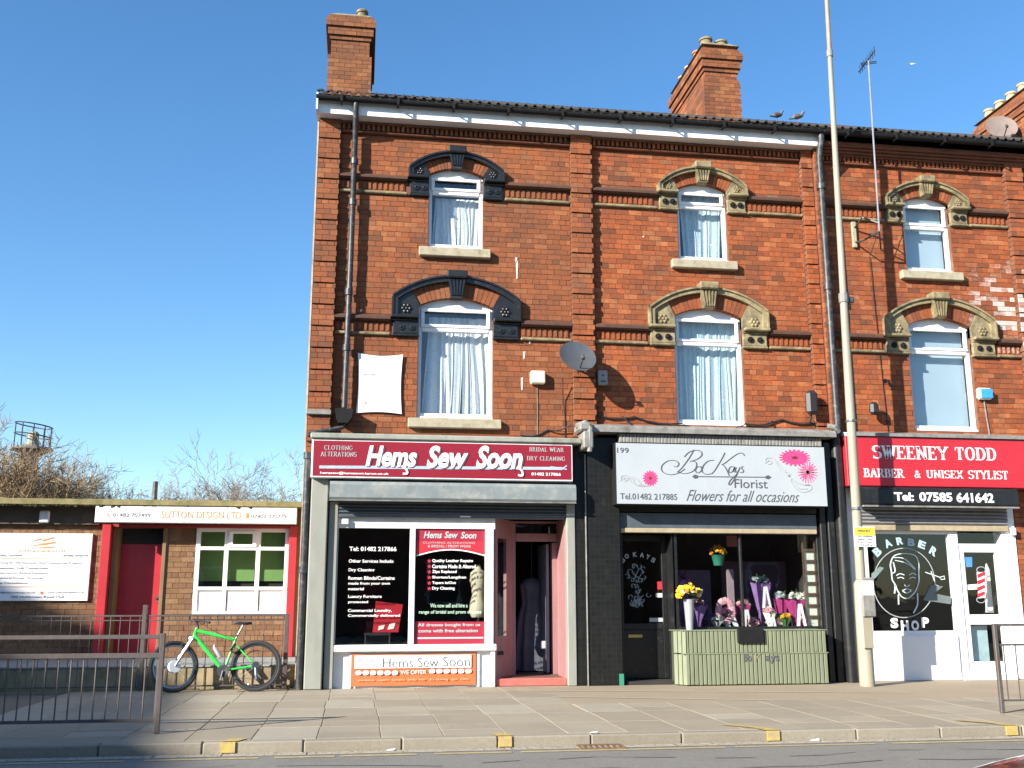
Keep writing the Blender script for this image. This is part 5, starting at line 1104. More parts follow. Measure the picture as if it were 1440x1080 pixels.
# ------------------------------------------------------------------ things fixed to the walls
def dish(x, y, z, r, fwd, label, m, arm=(0, -.3, -.2), wall=(0, 0)):
    e = empty('satellite_dish', (x, y, z), label, 'satellite dish', 'satellite dishes'); mb = MB(); f = Vector(fwd).normalized(); u = f.orthogonal().normalized(); w = f.cross(u); vs = []
    N = 24; K = 6
    for s_ in (0, 1):
        for j in range(K + 1):
            for i in range(N):
                a = 2 * math.pi * i / N; q = r * j / K; p = f * (.16 * r * (j / K) ** 2 - s_ * .012) + (u * math.cos(a) + w * math.sin(a)) * (q + .001)
                vs.append(p + Vector((x, y, z)))
    fs = [(j * N + i, j * N + (i + 1) % N, (j + 1) * N + (i + 1) % N, (j + 1) * N + i) for j in range(K) for i in range(N)]
    M2 = (K + 1) * N; fs += [(a + M2, d + M2, c_ + M2, b_ + M2) for a, b_, c_, d in fs] + [(K * N + i, K * N + (i + 1) % N, M2 + K * N + (i + 1) % N, M2 + K * N + i) for i in range(N)]
    mb.add(vs, fs); mb.build('dish', m, e, smooth=True)
    P = Vector((x, y, z)); tip = P + f * r * 1.15 + Vector((0, 0, -r * .75)); b0 = P + Vector((0, 0, -r * .95)) + f * .05
    MB().tube([b0, tip], .012, 6).build('arm', M_iron, e); MB().tube([tip + Vector((0, 0, -.02)), tip + Vector((0, 0, .06)) - f * .05], .03, 8).build('receiver', M_rail, e)
    MB().tube([P - f * .02, P - f * .1, Vector((wall[0], wall[1], P.z - .1))], .022, 8).build('bracket', M_iron, e); return e
M_dish = mat('dark_grey_dish', (.10, .11, .12), .45, .15, 8, .05, metal=.3)
dish(3.29, -.42, 4.99, .30, (.10, -.80, .42), 'dark grey satellite dish on the brick pilaster between the first two shops', M_dish, wall=(3.32, -.1))
dish(13.95, 3.6, 11.58, .34, (-.25, -.9, .35), 'small brown satellite dish on the side of the right hand chimney', mat('brown_dish', (.2, .16, .14), .5), wall=(14.42, 3.6))
def alarm(px, py, w, h, d, m, label, cat='alarm box', name='alarm_box', mk=None, y=0):
    x, z = W(px, py, y - d); mb = MB().cbox(x - w / 2, x + w / 2, y - d, y - .003, z - h / 2, z + h / 2, .02)
    return thing(name, mb, m, label, cat), x, z
o, x, z = alarm(757, 530, .24, .21, .12, mat('cream_plastic', (.72, .68, .5), .4, .06, 8, .02), 'cream alarm box on the brick below the satellite dish')
thing('cable', MB().tube([(x, -.012, z - .11), (x + .005, -.01, z - .5), (x, -.008, z - 1.0)], .006, 5), M_lead, 'thin cable hanging below the cream alarm box', 'cable')
thing('cable', MB().tube([(3.12, -.12, 4.72), (3.14, -.03, 4.4), (3.17, -.012, 4.1), (3.17, -.012, 3.75)], .007, 5), M_plastic_black, 'black cable dropping from the satellite dish to the cornice', 'cable')
e = empty('alarm_box', (3.78, 0, 4.62), 'grey upright alarm box in the dish shadow right of the pilaster', 'alarm box'); MB().cbox(3.70, 3.86, -.1, -.003, 4.64, 4.88, .015).build('box', mat('grey_plastic', (.30, .31, .29), .5, .1, 8, .05), e); MB().box(3.74, 3.83, -.103, -.099, 4.68, 4.71).build('label', M_dtext, e); MB().lathe((3.785, -.1, 4.79), [(.0, -.02), (.02, 0), (0, .02)], 8).build('lens', M_plastic_black, e)
e = empty('alarm_box', (10.39, 0, 4.6), 'white and blue alarm box right of the barber upper window', 'alarm box'); x, z = W(1387, 553, -.1)
MB().cbox(x - .14, x + .13, -.09, -.003, z - .1, z + .1, .03).build('box', M_upvc, e); MB().cbox(x - .1, x + .12, -.11, -.09, z - .085, z + .08, .01).build('cover', mat('bright_blue_plastic', (.04, .3, .75), .35), e)
thing('cable', MB().tube([(x, -.015, z - .1), (x + .02, -.012, z - .4), (x + .05, -.01, z - .75)], .012, 5), M_lead, 'pale conduit hanging below the blue alarm box', 'cable')
e = empty('floodlight', (7.3, 0, 4.15), 'black floodlight above the right end of the florist sign', 'floodlight'); x, z = W(1142, 566, -.25)
MB().cbox(x - .1, x + .1, -.3, -.17, z - .2, z + .2, .05).build('housing', M_plastic_black, e); MB().tube([(x, -.2, z - .2), (x + .02, -.1, z - .28), (x + .06, 0, z - .3)], .015, 6).build('bracket', M_iron, e)
e = empty('floodlight', (8.38, 0, 4.2), 'small black floodlight on the brick right of the lamp post', 'floodlight'); x, z = W(1229, 575, -.15)
MB().cbox(x - .08, x + .07, -.22, -.1, z - .1, z + .11, .04).build('housing', M_plastic_black, e); MB().tube([(x + .04, -.12, z), (x + .06, 0, z - .02)], .015, 6).build('bracket', M_iron, e)
x, z = W(1250, 537, -.1); thing('wall_bracket', MB().tube([(x - .1, -.16, z), (x, -.1, z + .02), (x + .06, -.02, z - .04)], .022, 6).blob((x - .1, -.16, z), .04, 6), M_iron, 'small iron bracket left of the barber upper window', 'bracket')
bs = empty('wall_notice', (.23, -.01, 4.1), 'blank white sheet fixed to the bricks left of the lower arched window', 'notice')
mb = MB(); N = 12; vs = []; 
for sd_ in (0, .004):
    for j in range(N + 1):
        for i in range(N + 1):
            u, v = i / N, j / N; sg = .035 * math.sin(math.pi * u) * (1 if v > .5 else -.7) * (abs(v - .5) * 2) ** 3; sx = .022 * math.sin(math.pi * v) * (1 if u < .5 else -1) * (abs(u - .5) * 2) ** 3
            vs.append((-.12 + .70 * u + sx, -.035 - sd_ - .012 * math.sin(math.pi * u) * math.sin(math.pi * v) + .004 * math.sin(6 * u + 5 * v), 4.09 + .95 * v - sg))
N1 = N + 1; fs = [(j * N1 + i, j * N1 + i + 1, (j + 1) * N1 + i + 1, (j + 1) * N1 + i) for j in range(N) for i in range(N)]; mb.add(vs, fs + [(a + N1 * N1, d + N1 * N1, c_ + N1 * N1, b_ + N1 * N1) for a, b_, c_, d in fs]); mb.build('sheet', M_white, bs, smooth=True)
TW('FOR LETTING', 508, 528, 525, 528, -.055, M_swirl, bs); MB().tube([(-.02, -.052, 4.25), (.02, -.052, 4.28), (-.02, -.053, 4.2), (.02, -.052, 4.2)], .003, 4).build('mark', M_swirl, bs)
# wires along the cornices
random.seed(3)
def wire(pts, r, label, n=8):
    P = []
    for i in range(len(pts) - 1):
        a, b = Vector(pts[i]), Vector(pts[i + 1])
        for k in range(n): t = k / n; p = a.lerp(b, t); p.z -= .05 * math.sin(math.pi * t) + random.uniform(-.006, .006); P.append(p)
    P.append(Vector(pts[-1])); thing('cable', MB().tube(P, r, 5), M_plastic_black, label, 'cable')
wire([(3.66, -.03, 4.16), (4.3, -.03, 4.14), (5.1, -.04, 4.05)], .014, 'black cable sagging along the brick left above the florist cornice')
wire([(5.1, -.08, 4.03), (5.6, -.12, 3.98), (6.15, -.09, 4.06)], .009, 'thin black cable looping under the florist upper window')
wire([(6.15, -.04, 4.07), (6.8, -.03, 4.16), (7.4, -.03, 4.12)], .015, 'black cable along the brick right of the florist upper window')
wire([(2.45, -.03, 3.8), (2.9, -.02, 3.9), (3.25, -.12, 3.98)], .012, 'black cable running from the sewing shop cornice to the pilaster')
wire([(4.1, -.05, 4.14), (4.3, -.3, 3.93)], .012, 'short cable crossing the florist cornice at its left', 3); wire([(6.62, -.05, 4.14), (6.5, -.1, 4.02)], .012, 'short cable crossing the florist cornice at its right', 3)

# aerial
e = empty('tv_aerial', (8.56, -.25, 7.4), 'tall television aerial on a pole above the barber shop eaves', 'aerial', None)
P0, P1 = W(1230, 330, -.3), W(1215, 92, -.3)
MB().tube([(P0[0], -.46, P0[1]), (P1[0], -.46, P1[1] + .0)], .016, 8).build('pole', mat('alloy_pole', (.36, .36, .38), .4, .2, 5, 0, metal=.6), e)
x, z = P1; hd = MB().tube([(x - .15, -.46, z - .06), (x + .15, -.46, z - .0)], .009, 5).tube([(x - .15, -.46, z - .09), (x + .15, -.46, z - .03)], .009, 5); hd.tube([(x, -.7, z + .06), (x, -.1, z - .02)], .012, 5)
for k in range(8): hd.tube([(x, -.68 + k * .075, z - .03 - k * .008), (x, -.68 + k * .075, z + .15 - k * .01)], .007, 4)
hd.build('antenna', M_iron, e)
x, z = P0
MB().tube([(x, -.46, z + .15), (x - .2, -.3, z + .3), (x - .22, -.02, z + .2)], .016, 5).tube([(x, -.46, z), (x - .22, -.3, z - .12), (x - .22, -.02, z - .05)], .016, 5).tube([(x, -.46, z + .03), (x + .25, -.02, z - .15)], .014, 5).build('bracket', M_iron, e)
MB().cbox(x - .27, x - .19, -.05, -.002, z - .15, z + .32, .01).build('wall_plate', M_sill, e)
thing('cable', MB().tube([(x + .01, -.44, z + .5), (x + .01, -.3, z - .1), (x + .03, -.02, z - .3), (x + .1, -.012, z - 2.6), (x + .13, -.012, z - 3.4)], .006, 5), M_plastic_black, 'black cable running down the bricks from the aerial bracket', 'cable')

# lamp column at the kerb side of the barber shop
LP = empty('lamp_post', (7.55, -.85, 0), 'tall beige lamp post standing between the florist and the barber shop', 'lamp post')
y = -.85; pts = [(7.55, y, 0), (7.56, y, 1.55)]
MB().tube([(7.55, y, 0), (7.553, y, .5), (7.56, y, 1.5), (7.563, y, 1.55)], [.115, .113, .11, .08], 12).build('base', M_mast, LP, smooth=True)
MB().tube([(7.563, y, 1.56), (7.59, y, 4.35), (7.607, y, 6.05)], [.074, .07, .062], 12).build('lower_shaft', M_mast, LP, smooth=True)
MB().tube([(7.607, y, 6.05), (7.64, y, 8.3), (7.67, y, 10.35)], [.055, .05, .04], 12).build('middle_shaft', M_mast, LP, smooth=True)
MB().tube([(7.607, y, 5.95), (7.607, y, 6.1)], .078, 12).tube([(7.67, y, 10.3), (7.67, y, 10.42)], .053, 12).build('collar', M_lead, LP)
MB().tube([(7.67, y, 10.42), (7.70, y, 12.2), (7.70, y - .3, 12.9), (7.70, y - 1.2, 13.2)], [.037, .032, .03, .028], 10).build('upper_shaft', mat('rusting_pole', (.38, .24, .15), .6, .25, 4, .1), LP, smooth=True)
MB().blob((7.7, y - 1.5, 13.2), .35, 10, (.5, 1, .28)).build('lamp_head', M_rail, LP, smooth=True)
MB().cbox(7.66, 7.7, y - .02, y + .04, 5.85, 6.15, .01).cbox(7.68, 7.78, y - .03, y + .03, 5.95, 6.05, .01).build('bracket', M_iron, LP)
MB().tube([(7.57, y, 2.62), (7.57, y, 2.66)], .09, 12).tube([(7.585, y, 4.0), (7.585, y, 4.03)], .087, 12).build('band', M_steel, LP)
MB().cbox(7.47, 7.63, y - .14, y - .11, .55, 1.3, .01).build('access_door', M_mast, LP)
x0, z0 = W(1202, 769, y - .12); x1, z1 = W(1230, 741, y - .12)
ps = empty('parking_sign', (7.56, y - .12, z0), 'small yellow and white restriction plate on the lamp post', 'sign')
MB().cbox(x0, x1, y - .13, y - .12, z0, z1, .004).build('plate', M_white, ps); MB().box(x0 + .01, x1 - .01, y - .133, y - .13, z0 + .17, z1 - .01).build('yellow_panel', mat('sign_yellow', (.75, .52, .05), .5), ps)
for k in range(4): TW(('No waiting', 'Mon - Sat', '8 am - 6 pm', 'No loading')[k], 1206, 1226, 753 + k * 4, 755.5 + k * 4, y - .134, M_dtext, ps)
TW('PERMIT', 1206, 1224, 745, 748, y - .135, M_dtext, ps)
x0, z0 = W(1213, 868, y - .14); x1, z1 = W(1228, 812, y - .14)
e = empty('notice_box', (7.56, y - .13, z0), 'narrow grey notice box strapped to the lower lamp post', 'notice'); MB().cbox(x0, x1, y - .17, y - .12, z0, z1, .02).build('box', M_lead, e); MB().box(x0 + .02, x1 - .02, y - .175, y - .17, z0 + (z1 - z0) * .55, z1 - .05).build('paper', M_ltext, e)
thing('wall_sensor', MB().cbox(W(1424, 742, -.1)[0] - .02, W(1424, 742, -.1)[0] + .05, -.12, -.021, 2.3, 2.42, .01), M_ltext, 'tiny white box at the top right of the barber door', 'sensor box')
def pigeon(x, y, z, yaw, label):
    e = empty('pigeon', (x, y, z), label, 'bird', 'pigeons on the gutter', rz=yaw); e.scale = (.78, .78, .78)
    b = MB(); b.tube([(-.17, 0, .07), (-.08, 0, .085), (0, 0, .11), (.08, 0, .14), (.11, 0, .19), (.125, 0, .22), (.15, 0, .225), (.165, 0, .22)], [.012, .04, .06, .05, .03, .028, .02, .004], 10)
    b.build('body', mat('pigeon_grey', (.14, .14, .16), .7, .3, 20, .1), e, smooth=True, local=True)
    MB().tube([(-.2, 0, .055), (-.08, 0, .08)], [.02, .03], 8).build('tail', M_dtext, e, local=True)
    for s_ in (-1, 1): MB().blob((-.02, s_ * .045, .11), .09, 8, (1.1, .25, .5)).build('wing', M_rail, e, local=True, smooth=True); MB().tube([(.01, s_ * .02, 0), (.01, s_ * .02, .07)], .005, 5).build('leg', mat('pigeon_leg', (.4, .12, .1), .6), e, local=True)
x, z = W(1096, 172, -.36); pigeon(x, -.3, 9.36, R_(10), 'pigeon on the roof edge, left of the two above the florist')
x, z = W(1125, 176, -.36); pigeon(x, -.3, 9.36, R_(-8), 'pigeon on the roof edge, right of the two above the florist')
e = empty('gull', (*[W(1283, 90, 40)[i] for i in (0,)], 40, W(1283, 90, 40)[1]), 'tiny white bird high in the sky right of the aerial', 'bird'); x, y, z = e.location
MB().blob((x, y, z), .1, 8, (1.2, .6, .6)).build('body', M_ltext, e); MB().prism([(x - .25, z + .05), (x, z + .03), (x + .25, z + .06), (x, z - .02)], y - .02, y + .06).build('wing', M_ltext, e)
# ------------------------------------------------------------------ low office building on the left
OB = empty('office_building', (-4.5, 2.4, 0), 'low flat roofed buff brick office with a red door and white fascia sign', 'building')
yb = 2.4; XL, XR = -13.0, -1.0
hs = [(-4.1, -3.28, .3, 2.46), (-2.76, -1.2, 1.03, 2.46)]
mb = MB()
for a, b, c0, d0 in subdivide_holes(XL, XR, .0, 2.8, hs): mb.box(a, b, yb + .012, yb + .22, c0, d0)
mb.box(XL, XL + .2, yb + .222, 9, 0, 2.8).box(XR - .1, XR, yb + .222, 9, 0, 2.8).box(XL, XR, 9.002, 9.2, 0, 2.8).build('wall', M_mortarb, OB)
lst = [(u, v, p, q, yb) for (u, v, p, q, h) in lay(XL, XR, .33, 2.8, [(-4.26, -3.2, 0, 2.5), (-2.765, -1.08, .96, 2.5), (-1.2, -1.0, 0, 3)])]
for (x0, x1) in ((-13, -7.2),): lst = [b for b in lst if not (b[0] > -1.0)]
CO_ = CO
put_bricks(OB, lst, M_fj, M_fo)
rw = MB(); x = -2.76
while x < -1.22: rw.cbox(x, x + .1, yb - .03, yb + .1, .945, 1.02, .004, random.random()); x += .11
rw.build('sill_brick', M_fj, OB, kind='stuff')
MB().box(XL - .2, XR + .02, yb - .45, 9.4, 2.803, 2.895).build('roof', mat('mossy_roof_edge', (.24, .20, .10), .95, .3, 4, .6, dirt=(.10, .11, .03), dirt_amt=.6, dirt_scale=6), OB)
ms = MB(); random.seed(4)
for i in range(150):
    x = random.choice([random.uniform(-6, -4.5), random.uniform(-7, -1.3), random.uniform(-5.6, -4.9)]); ms.blob((x, yb - .42, 2.81 + random.uniform(-.03, .03)), random.uniform(.012, .04), 5, (1.3, .6, .8), .3)
ms.build('moss', mat('dark_moss', (.045, .05, .015), .95, .4, 20, .5), OB, kind='stuff')
MB().box(-6.9, -4.34, yb - .1, yb + .0, 2.5, 2.8).build('soffit_board', mat('brown_fascia', (.10, .075, .055), .8, .3, 5, .2), OB)
for x0, x1 in ((-4.26, -4.12), (-1.20, -1.07)): MB().cbox(x0, x1, yb - .16, yb + .1, .33, 2.5, .006).build('red_post', M_redpaint, OB)
MB().cbox(-4.12, -1.2, yb - .1, yb + .05, 2.46, 2.51, .004).build('red_lintel', mat('dark_red_lintel', (.30, .03, .03), .5, .15, 8, .1), OB)
MB().cbox(-4.115, -4.03, yb - .02, yb + .45, .33, 2.46, .005).cbox(-3.30, -3.24, yb - .03, yb + .45, .33, 2.46, .005).build('door_jamb', mat('brown_timber', (.19, .12, .06), .7, .25, 8, .2, stretch=(1, 1, .3)), OB)
dr = MB().cbox(-4.03, -3.30, yb + .27, yb + .31, .34, 2.2, .006).build('door', M_redpaint, OB)
MB().cbox(-3.42, -3.36, yb + .22, yb + .27, 1.28, 1.31, .004).cbox(-3.37, -3.345, yb + .25, yb + .27, 1.2, 1.36, .004).build('handle', M_steel, dr)
MB().box(-3.62, -3.5, yb + .265, yb + .27, .42, .47).build('letterbox', M_steel, dr)
MB().box(-4.03, -3.3, yb + .28, yb + .30, 2.2, 2.46).build('pane', M_dark, OB)
x = [-2.755, -2.25, -1.72, -1.205]; w = MB(); yy = yb - .02
w.box(x[0], x[3], yy, yy + .07, 1.03, 1.075).box(x[0], x[3], yy, yy + .07, 2.40, 2.46).cbox(x[0], x[3], yy - .01, yy + .07, 2.09, 2.15, .006).cbox(x[0], x[3], yy - .01, yy + .07, 1.42, 1.48, .006)
for i, X in enumerate(x): w.box(X - (.0 if i == 0 else .035 if i < 3 else .07), X + (.07 if i == 0 else .035 if i < 3 else 0), yy + .002, yy + .068, 1.075, 2.40)
w.box(-2.215, -1.755, yy - .03, yy - .0, 2.15, 2.19).box(-2.215, -1.755, yy - .03, yy, 2.37, 2.41).box(-2.215, -2.15, yy - .03, yy, 2.19, 2.37).box(-1.82, -1.755, yy - .03, yy, 2.19, 2.37)
wo = w.build('window', M_upvc, OB)
for i in range(3):
    MB().box(x[i] + .05, x[i + 1] - .04, yy + .03, yy + .04, 1.48, 2.09).build('pane', M_shopglass, wo); MB().box(x[i] + .05, x[i + 1] - .04, yy + .03, yy + .04, 2.15, 2.40).build('pane', M_shopglass, wo)
    MB().cbox(x[i] + .05, x[i + 1] - .045, yy + .025, yy + .045, 1.075, 1.42, .004).build('lower_panel', M_white, wo)
gm = mat('green_office_wall', (.20, .36, .11), .8, .05, 2, 0)
MB().box(-3.2, -.9 - .11, yb + .36, yb + .4, 1.58, 2.8).build('inner_wall', gm, OB); MB().box(-3.2, -1.0, yb + .25, yb + .8, 1.3, 1.36).box(-3.2, -1.0, yb + .41, yb + .43, 1.36, 1.58).build('desk', M_dark, OB); MB().box(-3.2, -1.0, yb + .8, 5, .3, .32).build('inner_floor', M_dark, OB)
MB().box(-16, -.9, .26, 2.41, -.1, .325).build('forecourt', mat('forecourt_concrete', (.23, .25, .25), .9, .2, 3, .3), OB)
dwl = [(u, v, p, q, .13) for (u, v, p, q, h) in lay(-16, -.9, .0, .31)]
MB().box(-16, -.9, .142, .26, -.05, .31).build('dwarf_wall', mat('sandy_render', (.33, .255, .155), .9, .25, 5, .5, dirt=(.14, .14, .06), dirt_amt=.45, dirt_scale=3), OB)
MB().cbox(-16, -.9, .12, .3, .312, .338, .006).build('dwarf_wall_coping', mat('forecourt_concrete', (.23, .25, .25)), OB)
MB().cbox(-5.28, -5.12, yb - .16, yb - .101, 2.52, 2.72, .02).build('security_light', M_ltext, OB)
for q in ((-4.62, 3.2), ): pass
x_, z_ = W(218, 690, 5); thing('vent_pipe', MB().tube([(x_, 5, 2.895), (x_, 5, z_ + .18)], .05, 8), M_iron, 'short black vent pipe standing on the flat office roof', 'vent pipe')
SO = signbox('office_sign', -4.33, -1.075, 2.515, 2.80, yb - .42, M_white, M_white, 'long white office fascia sign with orange lettering and two phone numbers', d=.12, fw=.01)
y = yb - .426; c = crop(0, 560, 3.273)
TW('SUTTON DESIGN LTD', *c(742, 1110, 521, 553), y, M_otext, SO); TW('01482 707499', *c(520, 692, 529, 546), y, mat('mid_grey_lettering', (.1, .11, .12), .5), SO); TW('07402 070779', *c(1156, 1318, 535, 552), y, mat('mid_grey_lettering', (.2, .21, .22)), SO)
TW('architectural   planning   building design', *c(832, 1015, 569, 578), y, M_swirl, SO, bold=-.01)
l, r, t, b = c(1133, 1146, 528, 552); MB().box(W(l, t, y)[0], W(r, t, y)[0], y - .003, y, W(l, b, y)[1], W(l, t, y)[1]).build('phone_mark', M_otext, SO)
strokes([[(498, 530), (496, 540), (506, 546)]], 0, 560, 3.273, y, .015, M_otext, SO, 'phone_mark')
# board with lines of print
BD = empty('notice_board', (-5.3, yb - .02, 1.25), 'big white printed board with an orange roof logo on the buff brick wall', 'sign')
MB().cbox(-6.12, -4.43, yb - .05, yb - .006, 1.25, 2.35, .005).build('board', M_white, BD)
y = yb - .054; c = crop(0, 740, 9); M_pgrey = mat('print_grey', (.16, .18, .19), .5)
for s, bx in (('Planning for All Domestic And Commercial Projects', (-70, 1032, 450, 480)), ('Extensions  Loft Conversions', (-70, 612, 515, 542)), ('Conservatories  Building Regulations', (-70, 605, 578, 606)), ('Structural Design  Drawings', (-70, 545, 642, 670)), ('Free Consultation', (-70, 350, 705, 728)), ('www.suttondesignltd.co.uk', (600, 1065, 826, 852)), ('info@suttondesign.co.uk', (-70, 445, 828, 852)), ('242 Holderness Road, Hull', (140, 805, 880, 908)), ('01482 707499', (-60, 275, 358, 382)), ('07402 070779', (800, 1110, 358, 384))):
    TW(s, *c(*bx), y, M_pgrey, BD)
TW('SUTTON DESIGN LTD', *c(222, 850, 300, 328), y, mat('pale_orange_letter', (.6, .38, .2), .5), BD)
MB().box(W(0, 785, y)[0] - .15, W(121, 785, y)[0], y - .002, y, W(60, 786, y)[1], W(60, 785.2, y)[1]).box(W(0, 785, y)[0] - .15, W(119, 785, y)[0], y - .002, y, W(60, 825.5, y)[1], W(60, 824.7, y)[1]).build('rule', M_otext, BD)
def b9(*p): return [W(a / 9, 740 + b / 9, y) for a, b in p]
lg = MB(); lgd = MB()
for P in ([(410, 190), (520, 148), (540, 160), (430, 192)], [(540, 172), (680, 134), (690, 146), (550, 190)], [(385, 250), (560, 212), (700, 196), (720, 212), (560, 235)], [(400, 275), (670, 255), (700, 268), (560, 280)]): lg.prism(b9(*P), y - .002, y)
for P in ([(515, 148), (548, 172), (532, 180)], [(672, 132), (692, 165), (676, 160)], [(700, 194), (745, 235), (722, 232)], [(676, 252), (738, 272), (690, 272)]): lgd.prism(b9(*P), y - .003, y - .001)
lg.build('roof_logo', M_otext, BD); lgd.build('roof_logo', M_swirl, BD)
MB().prism([(W(58.5, 833.5, y)[0] + .025 * math.cos(t), W(58.5, 833.5, y)[1] + .025 * math.sin(t)) for t in [q * .628 for q in range(10)]], y - .002, y).build('dot_mark', M_orange, BD)

# ------------------------------------------------------------------ railings
def railing(name, y, x0, x1, posts, rails, bars, label, z_of=lambda x: 0, br=.007, group=None, pr=.022, sp=.113, flat=False):
    e = empty(name, ((x0 + x1) / 2, y, 0), label, 'railing')
    for (z, r) in rails: MB().cbox(x0, x1, y - r, y + r, z - r, z + r, .003).build('rail', M_rail, e)
    for (x, h, w) in posts: MB().cbox(x - w, x + w, y - w, y + w, 0, h, .006).build('post', M_rail, e)
    x = x0 + sp * .6; first = None
    while x < x1 - .03:
        if not any(abs(x - p[0]) < .03 for p in posts):
            if first is None: first = MB().tube([(x, y, bars[0]), (x, y, bars[1])], br, 6).build('bar', M_rail, e, smooth=True); fx = x
            else: o = first.copy(); col.objects.link(o); o.parent = e; o.location = (x - fx, 0, 0)
        x += sp
    return e
railing('pedestrian_railing', -4.78, -6.0, -1.92, [(-1.92, .96, .025), (-3.94, .96, .025), (-5.96, .96, .025)], [(.925, .02), (.745, .024), (.13, .016)], (.13, .745), 'grey pedestrian railing near the kerb at the left, in front of the bicycle', br=.0085, sp=.117)
railing('pedestrian_railing', .05, -9.0, -1.03, [(-1.03, 1.07, .032), (-3.05, 1.2, .03), (-5.05, 1.07, .03), (-7, 1.07, .03)], [(1.045, .012), (.98, .008), (.06, .01)], (.06, 1.045), 'dark iron railing behind the green bicycle, in front of the office', br=.006, sp=.135)
railing('pedestrian_railing', -4.42, 7.35, 11.4, [(7.35, 1.0, .023), (9.37, 1.0, .023), (11.38, 1.0, .025)], [(.985, .013), (.76, .011), (.14, .010)], (.14, .76), 'grey pedestrian railing at the right edge in front of the barber door', br=.0075, sp=.15)

# ------------------------------------------------------------------ bicycle leaning on the railing
BK = empty('bicycle', (-2.0, -.32, 0), 'bright green mountain bike with a white front hub leaning on the railing', 'bicycle')
def q(X, Z, y=0):
    x, z = W(200 + X / 6.545, 860 + Z / 6.545, -.3); return Vector((x + 2.0, y, max(z, -.5)))
rh, fh = q(1045, 520), q(285, 528)
Rw = .352; rh.z = fh.z = Rw + .002
BK.rotation_euler = (R_(-9), 0, 0)
def wheel(h, turn, name, rimm, hubm, hr):
    ct, st = math.cos(turn), math.sin(turn)
    def P(a, r, o=0): return h + Vector((r * math.cos(a) * ct - o * st, r * math.cos(a) * st + o * ct, r * math.sin(a)))
    n = 40; t = MB(); k = 8; vs = []
    for i in range(n):
        a = 2 * math.pi * i / n
        for j in range(k): b = 2 * math.pi * j / k; vs.append(P(a, Rw - .026 + .026 * math.cos(b), .024 * math.sin(b)))
    t.add(vs, [(i * k + j, i * k + (j + 1) % k, ((i + 1) % n) * k + (j + 1) % k, ((i + 1) % n) * k + j) for i in range(n) for j in range(k)])
    for i in range(0, 80):
        a = 2 * math.pi * i / 80
        for o in (-.016, .0, .016): t.blob(P(a + (.02 if o else 0), Rw - .002, o), .0075, 4)
    w = t.build(name, M_rubber, BK, local=True, smooth=True)
    r = MB(); vs = []
    prof = [(-.052, .013), (-.052, -.013), (-.075, -.011), (-.075, .011)]
    for i in range(n):
        a = 2 * math.pi * i / n
        for (dr, o) in prof: vs.append(P(a, Rw + dr, o))
    r.add(vs, [(i * 4 + j, i * 4 + (j + 1) % 4, ((i + 1) % n) * 4 + (j + 1) % 4, ((i + 1) % n) * 4 + j) for i in range(n) for j in range(4)]); r.build('rim', rimm, w, local=True)
    s = MB()
    for i in range(32): a = 2 * math.pi * i / 32; s.tube([P(a + (.5 if i % 2 else -.5), .03, .025 * (1 if i % 4 < 2 else -1)), P(a, Rw - .07)], .0013, 3, cap=False)
    s.build('spokes', M_steel, w, local=True); MB().tube([P(0, 0, -.05), P(0, 0, .05)], hr, 16).build('hub', hubm, w, local=True, smooth=True)
    return w
fw_ = wheel(fh, R_(28), 'front_wheel', M_steel, M_ltext, .085); wheel(rh, 0, 'rear_wheel', M_plastic_black, M_iron, .03)
h1, h2 = q(492, 160), q(466, 232); bb = q(748, 548); st = q(850, 262); s0 = q(920, 120)
fr = MB().tube([h1 + (h1 - h2) * .15, h2 - (h1 - h2) * .1], .026, 12).tube([h1 + Vector((.01, 0, -.02)), st + Vector((0, 0, .01))], [.026, .021], 12).tube([h2 + Vector((.01, 0, .02)), bb], [.031, .027], 12).tube([st + (st - bb) * .06, bb], .018, 12).tube([bb - Vector((0, .05, 0)), bb + Vector((0, .05, 0))], .03, 12)
for s_ in (-.06, .06): fr.tube([bb + Vector((.03, s_ * .6, .01)), rh + Vector((0, s_, 0))], [.014, .010], 8).tube([st + Vector((.0, s_ * .35, -.05)), rh + Vector((0, s_, .0))], [.012, .009], 8).blob(rh + Vector((-.01, s_, .01)), .028, 8, (1.2, .25, 1))
fr.build('frame', M_green, BK, local=True, smooth=True)
crn = q(452, 245); d = Vector((math.sin(R_(24)) * 0 + .0, .05, 0))
fk = MB(); lf = MB()
for s_ in (-.055, .055):
    o = Vector((-s_ * math.sin(R_(24)), s_ * math.cos(R_(24)), 0)); a = crn + o + Vector((-.0, 0, .0)); b = fh + o * 1.1; m_ = a.lerp(b, .42)
    fk.tube([a, m_], .0165, 10); lf.tube([m_, b], [.021, .016], 10)
fk.build('fork_stanchion', M_steel, BK, local=True, smooth=True); lf.tube([crn + Vector((-.02, -.06, 0)), crn + Vector((.02, .06, 0))], .025, 8).tube([crn, h2], .022, 8).build('fork_lower', M_steel, BK, local=True, smooth=True)
MB().tube([st + (st - bb) * .04, s0], .014, 10).build('seat_post', M_steel, BK, local=True, smooth=True)
sd_ = MB(); A, B = q(838, 98), q(1003, 104); vs = []; N = 8
for i, (t, w_, zz) in enumerate(((0, .008, .0), (.15, .018, .004), (.4, .025, .0), (.65, .055, -.002), (.85, .07, .006), (1, .05, .008))):
    p = A.lerp(B, t); vs += [p + Vector((0, w_ * math.sin(a_), zz + .016 * math.cos(a_) * (1 if math.cos(a_) > 0 else 1.4))) for a_ in [2 * math.pi * k / N for k in range(N)]]
sd_.add(vs, [(i * N + k, i * N + (k + 1) % N, (i + 1) * N + (k + 1) % N, (i + 1) * N + k) for i in range(5) for k in range(N)] + [list(range(N)), [5 * N + k for k in range(N)][::-1]]); sd_.build('saddle', M_plastic_black, BK, local=True, smooth=True)
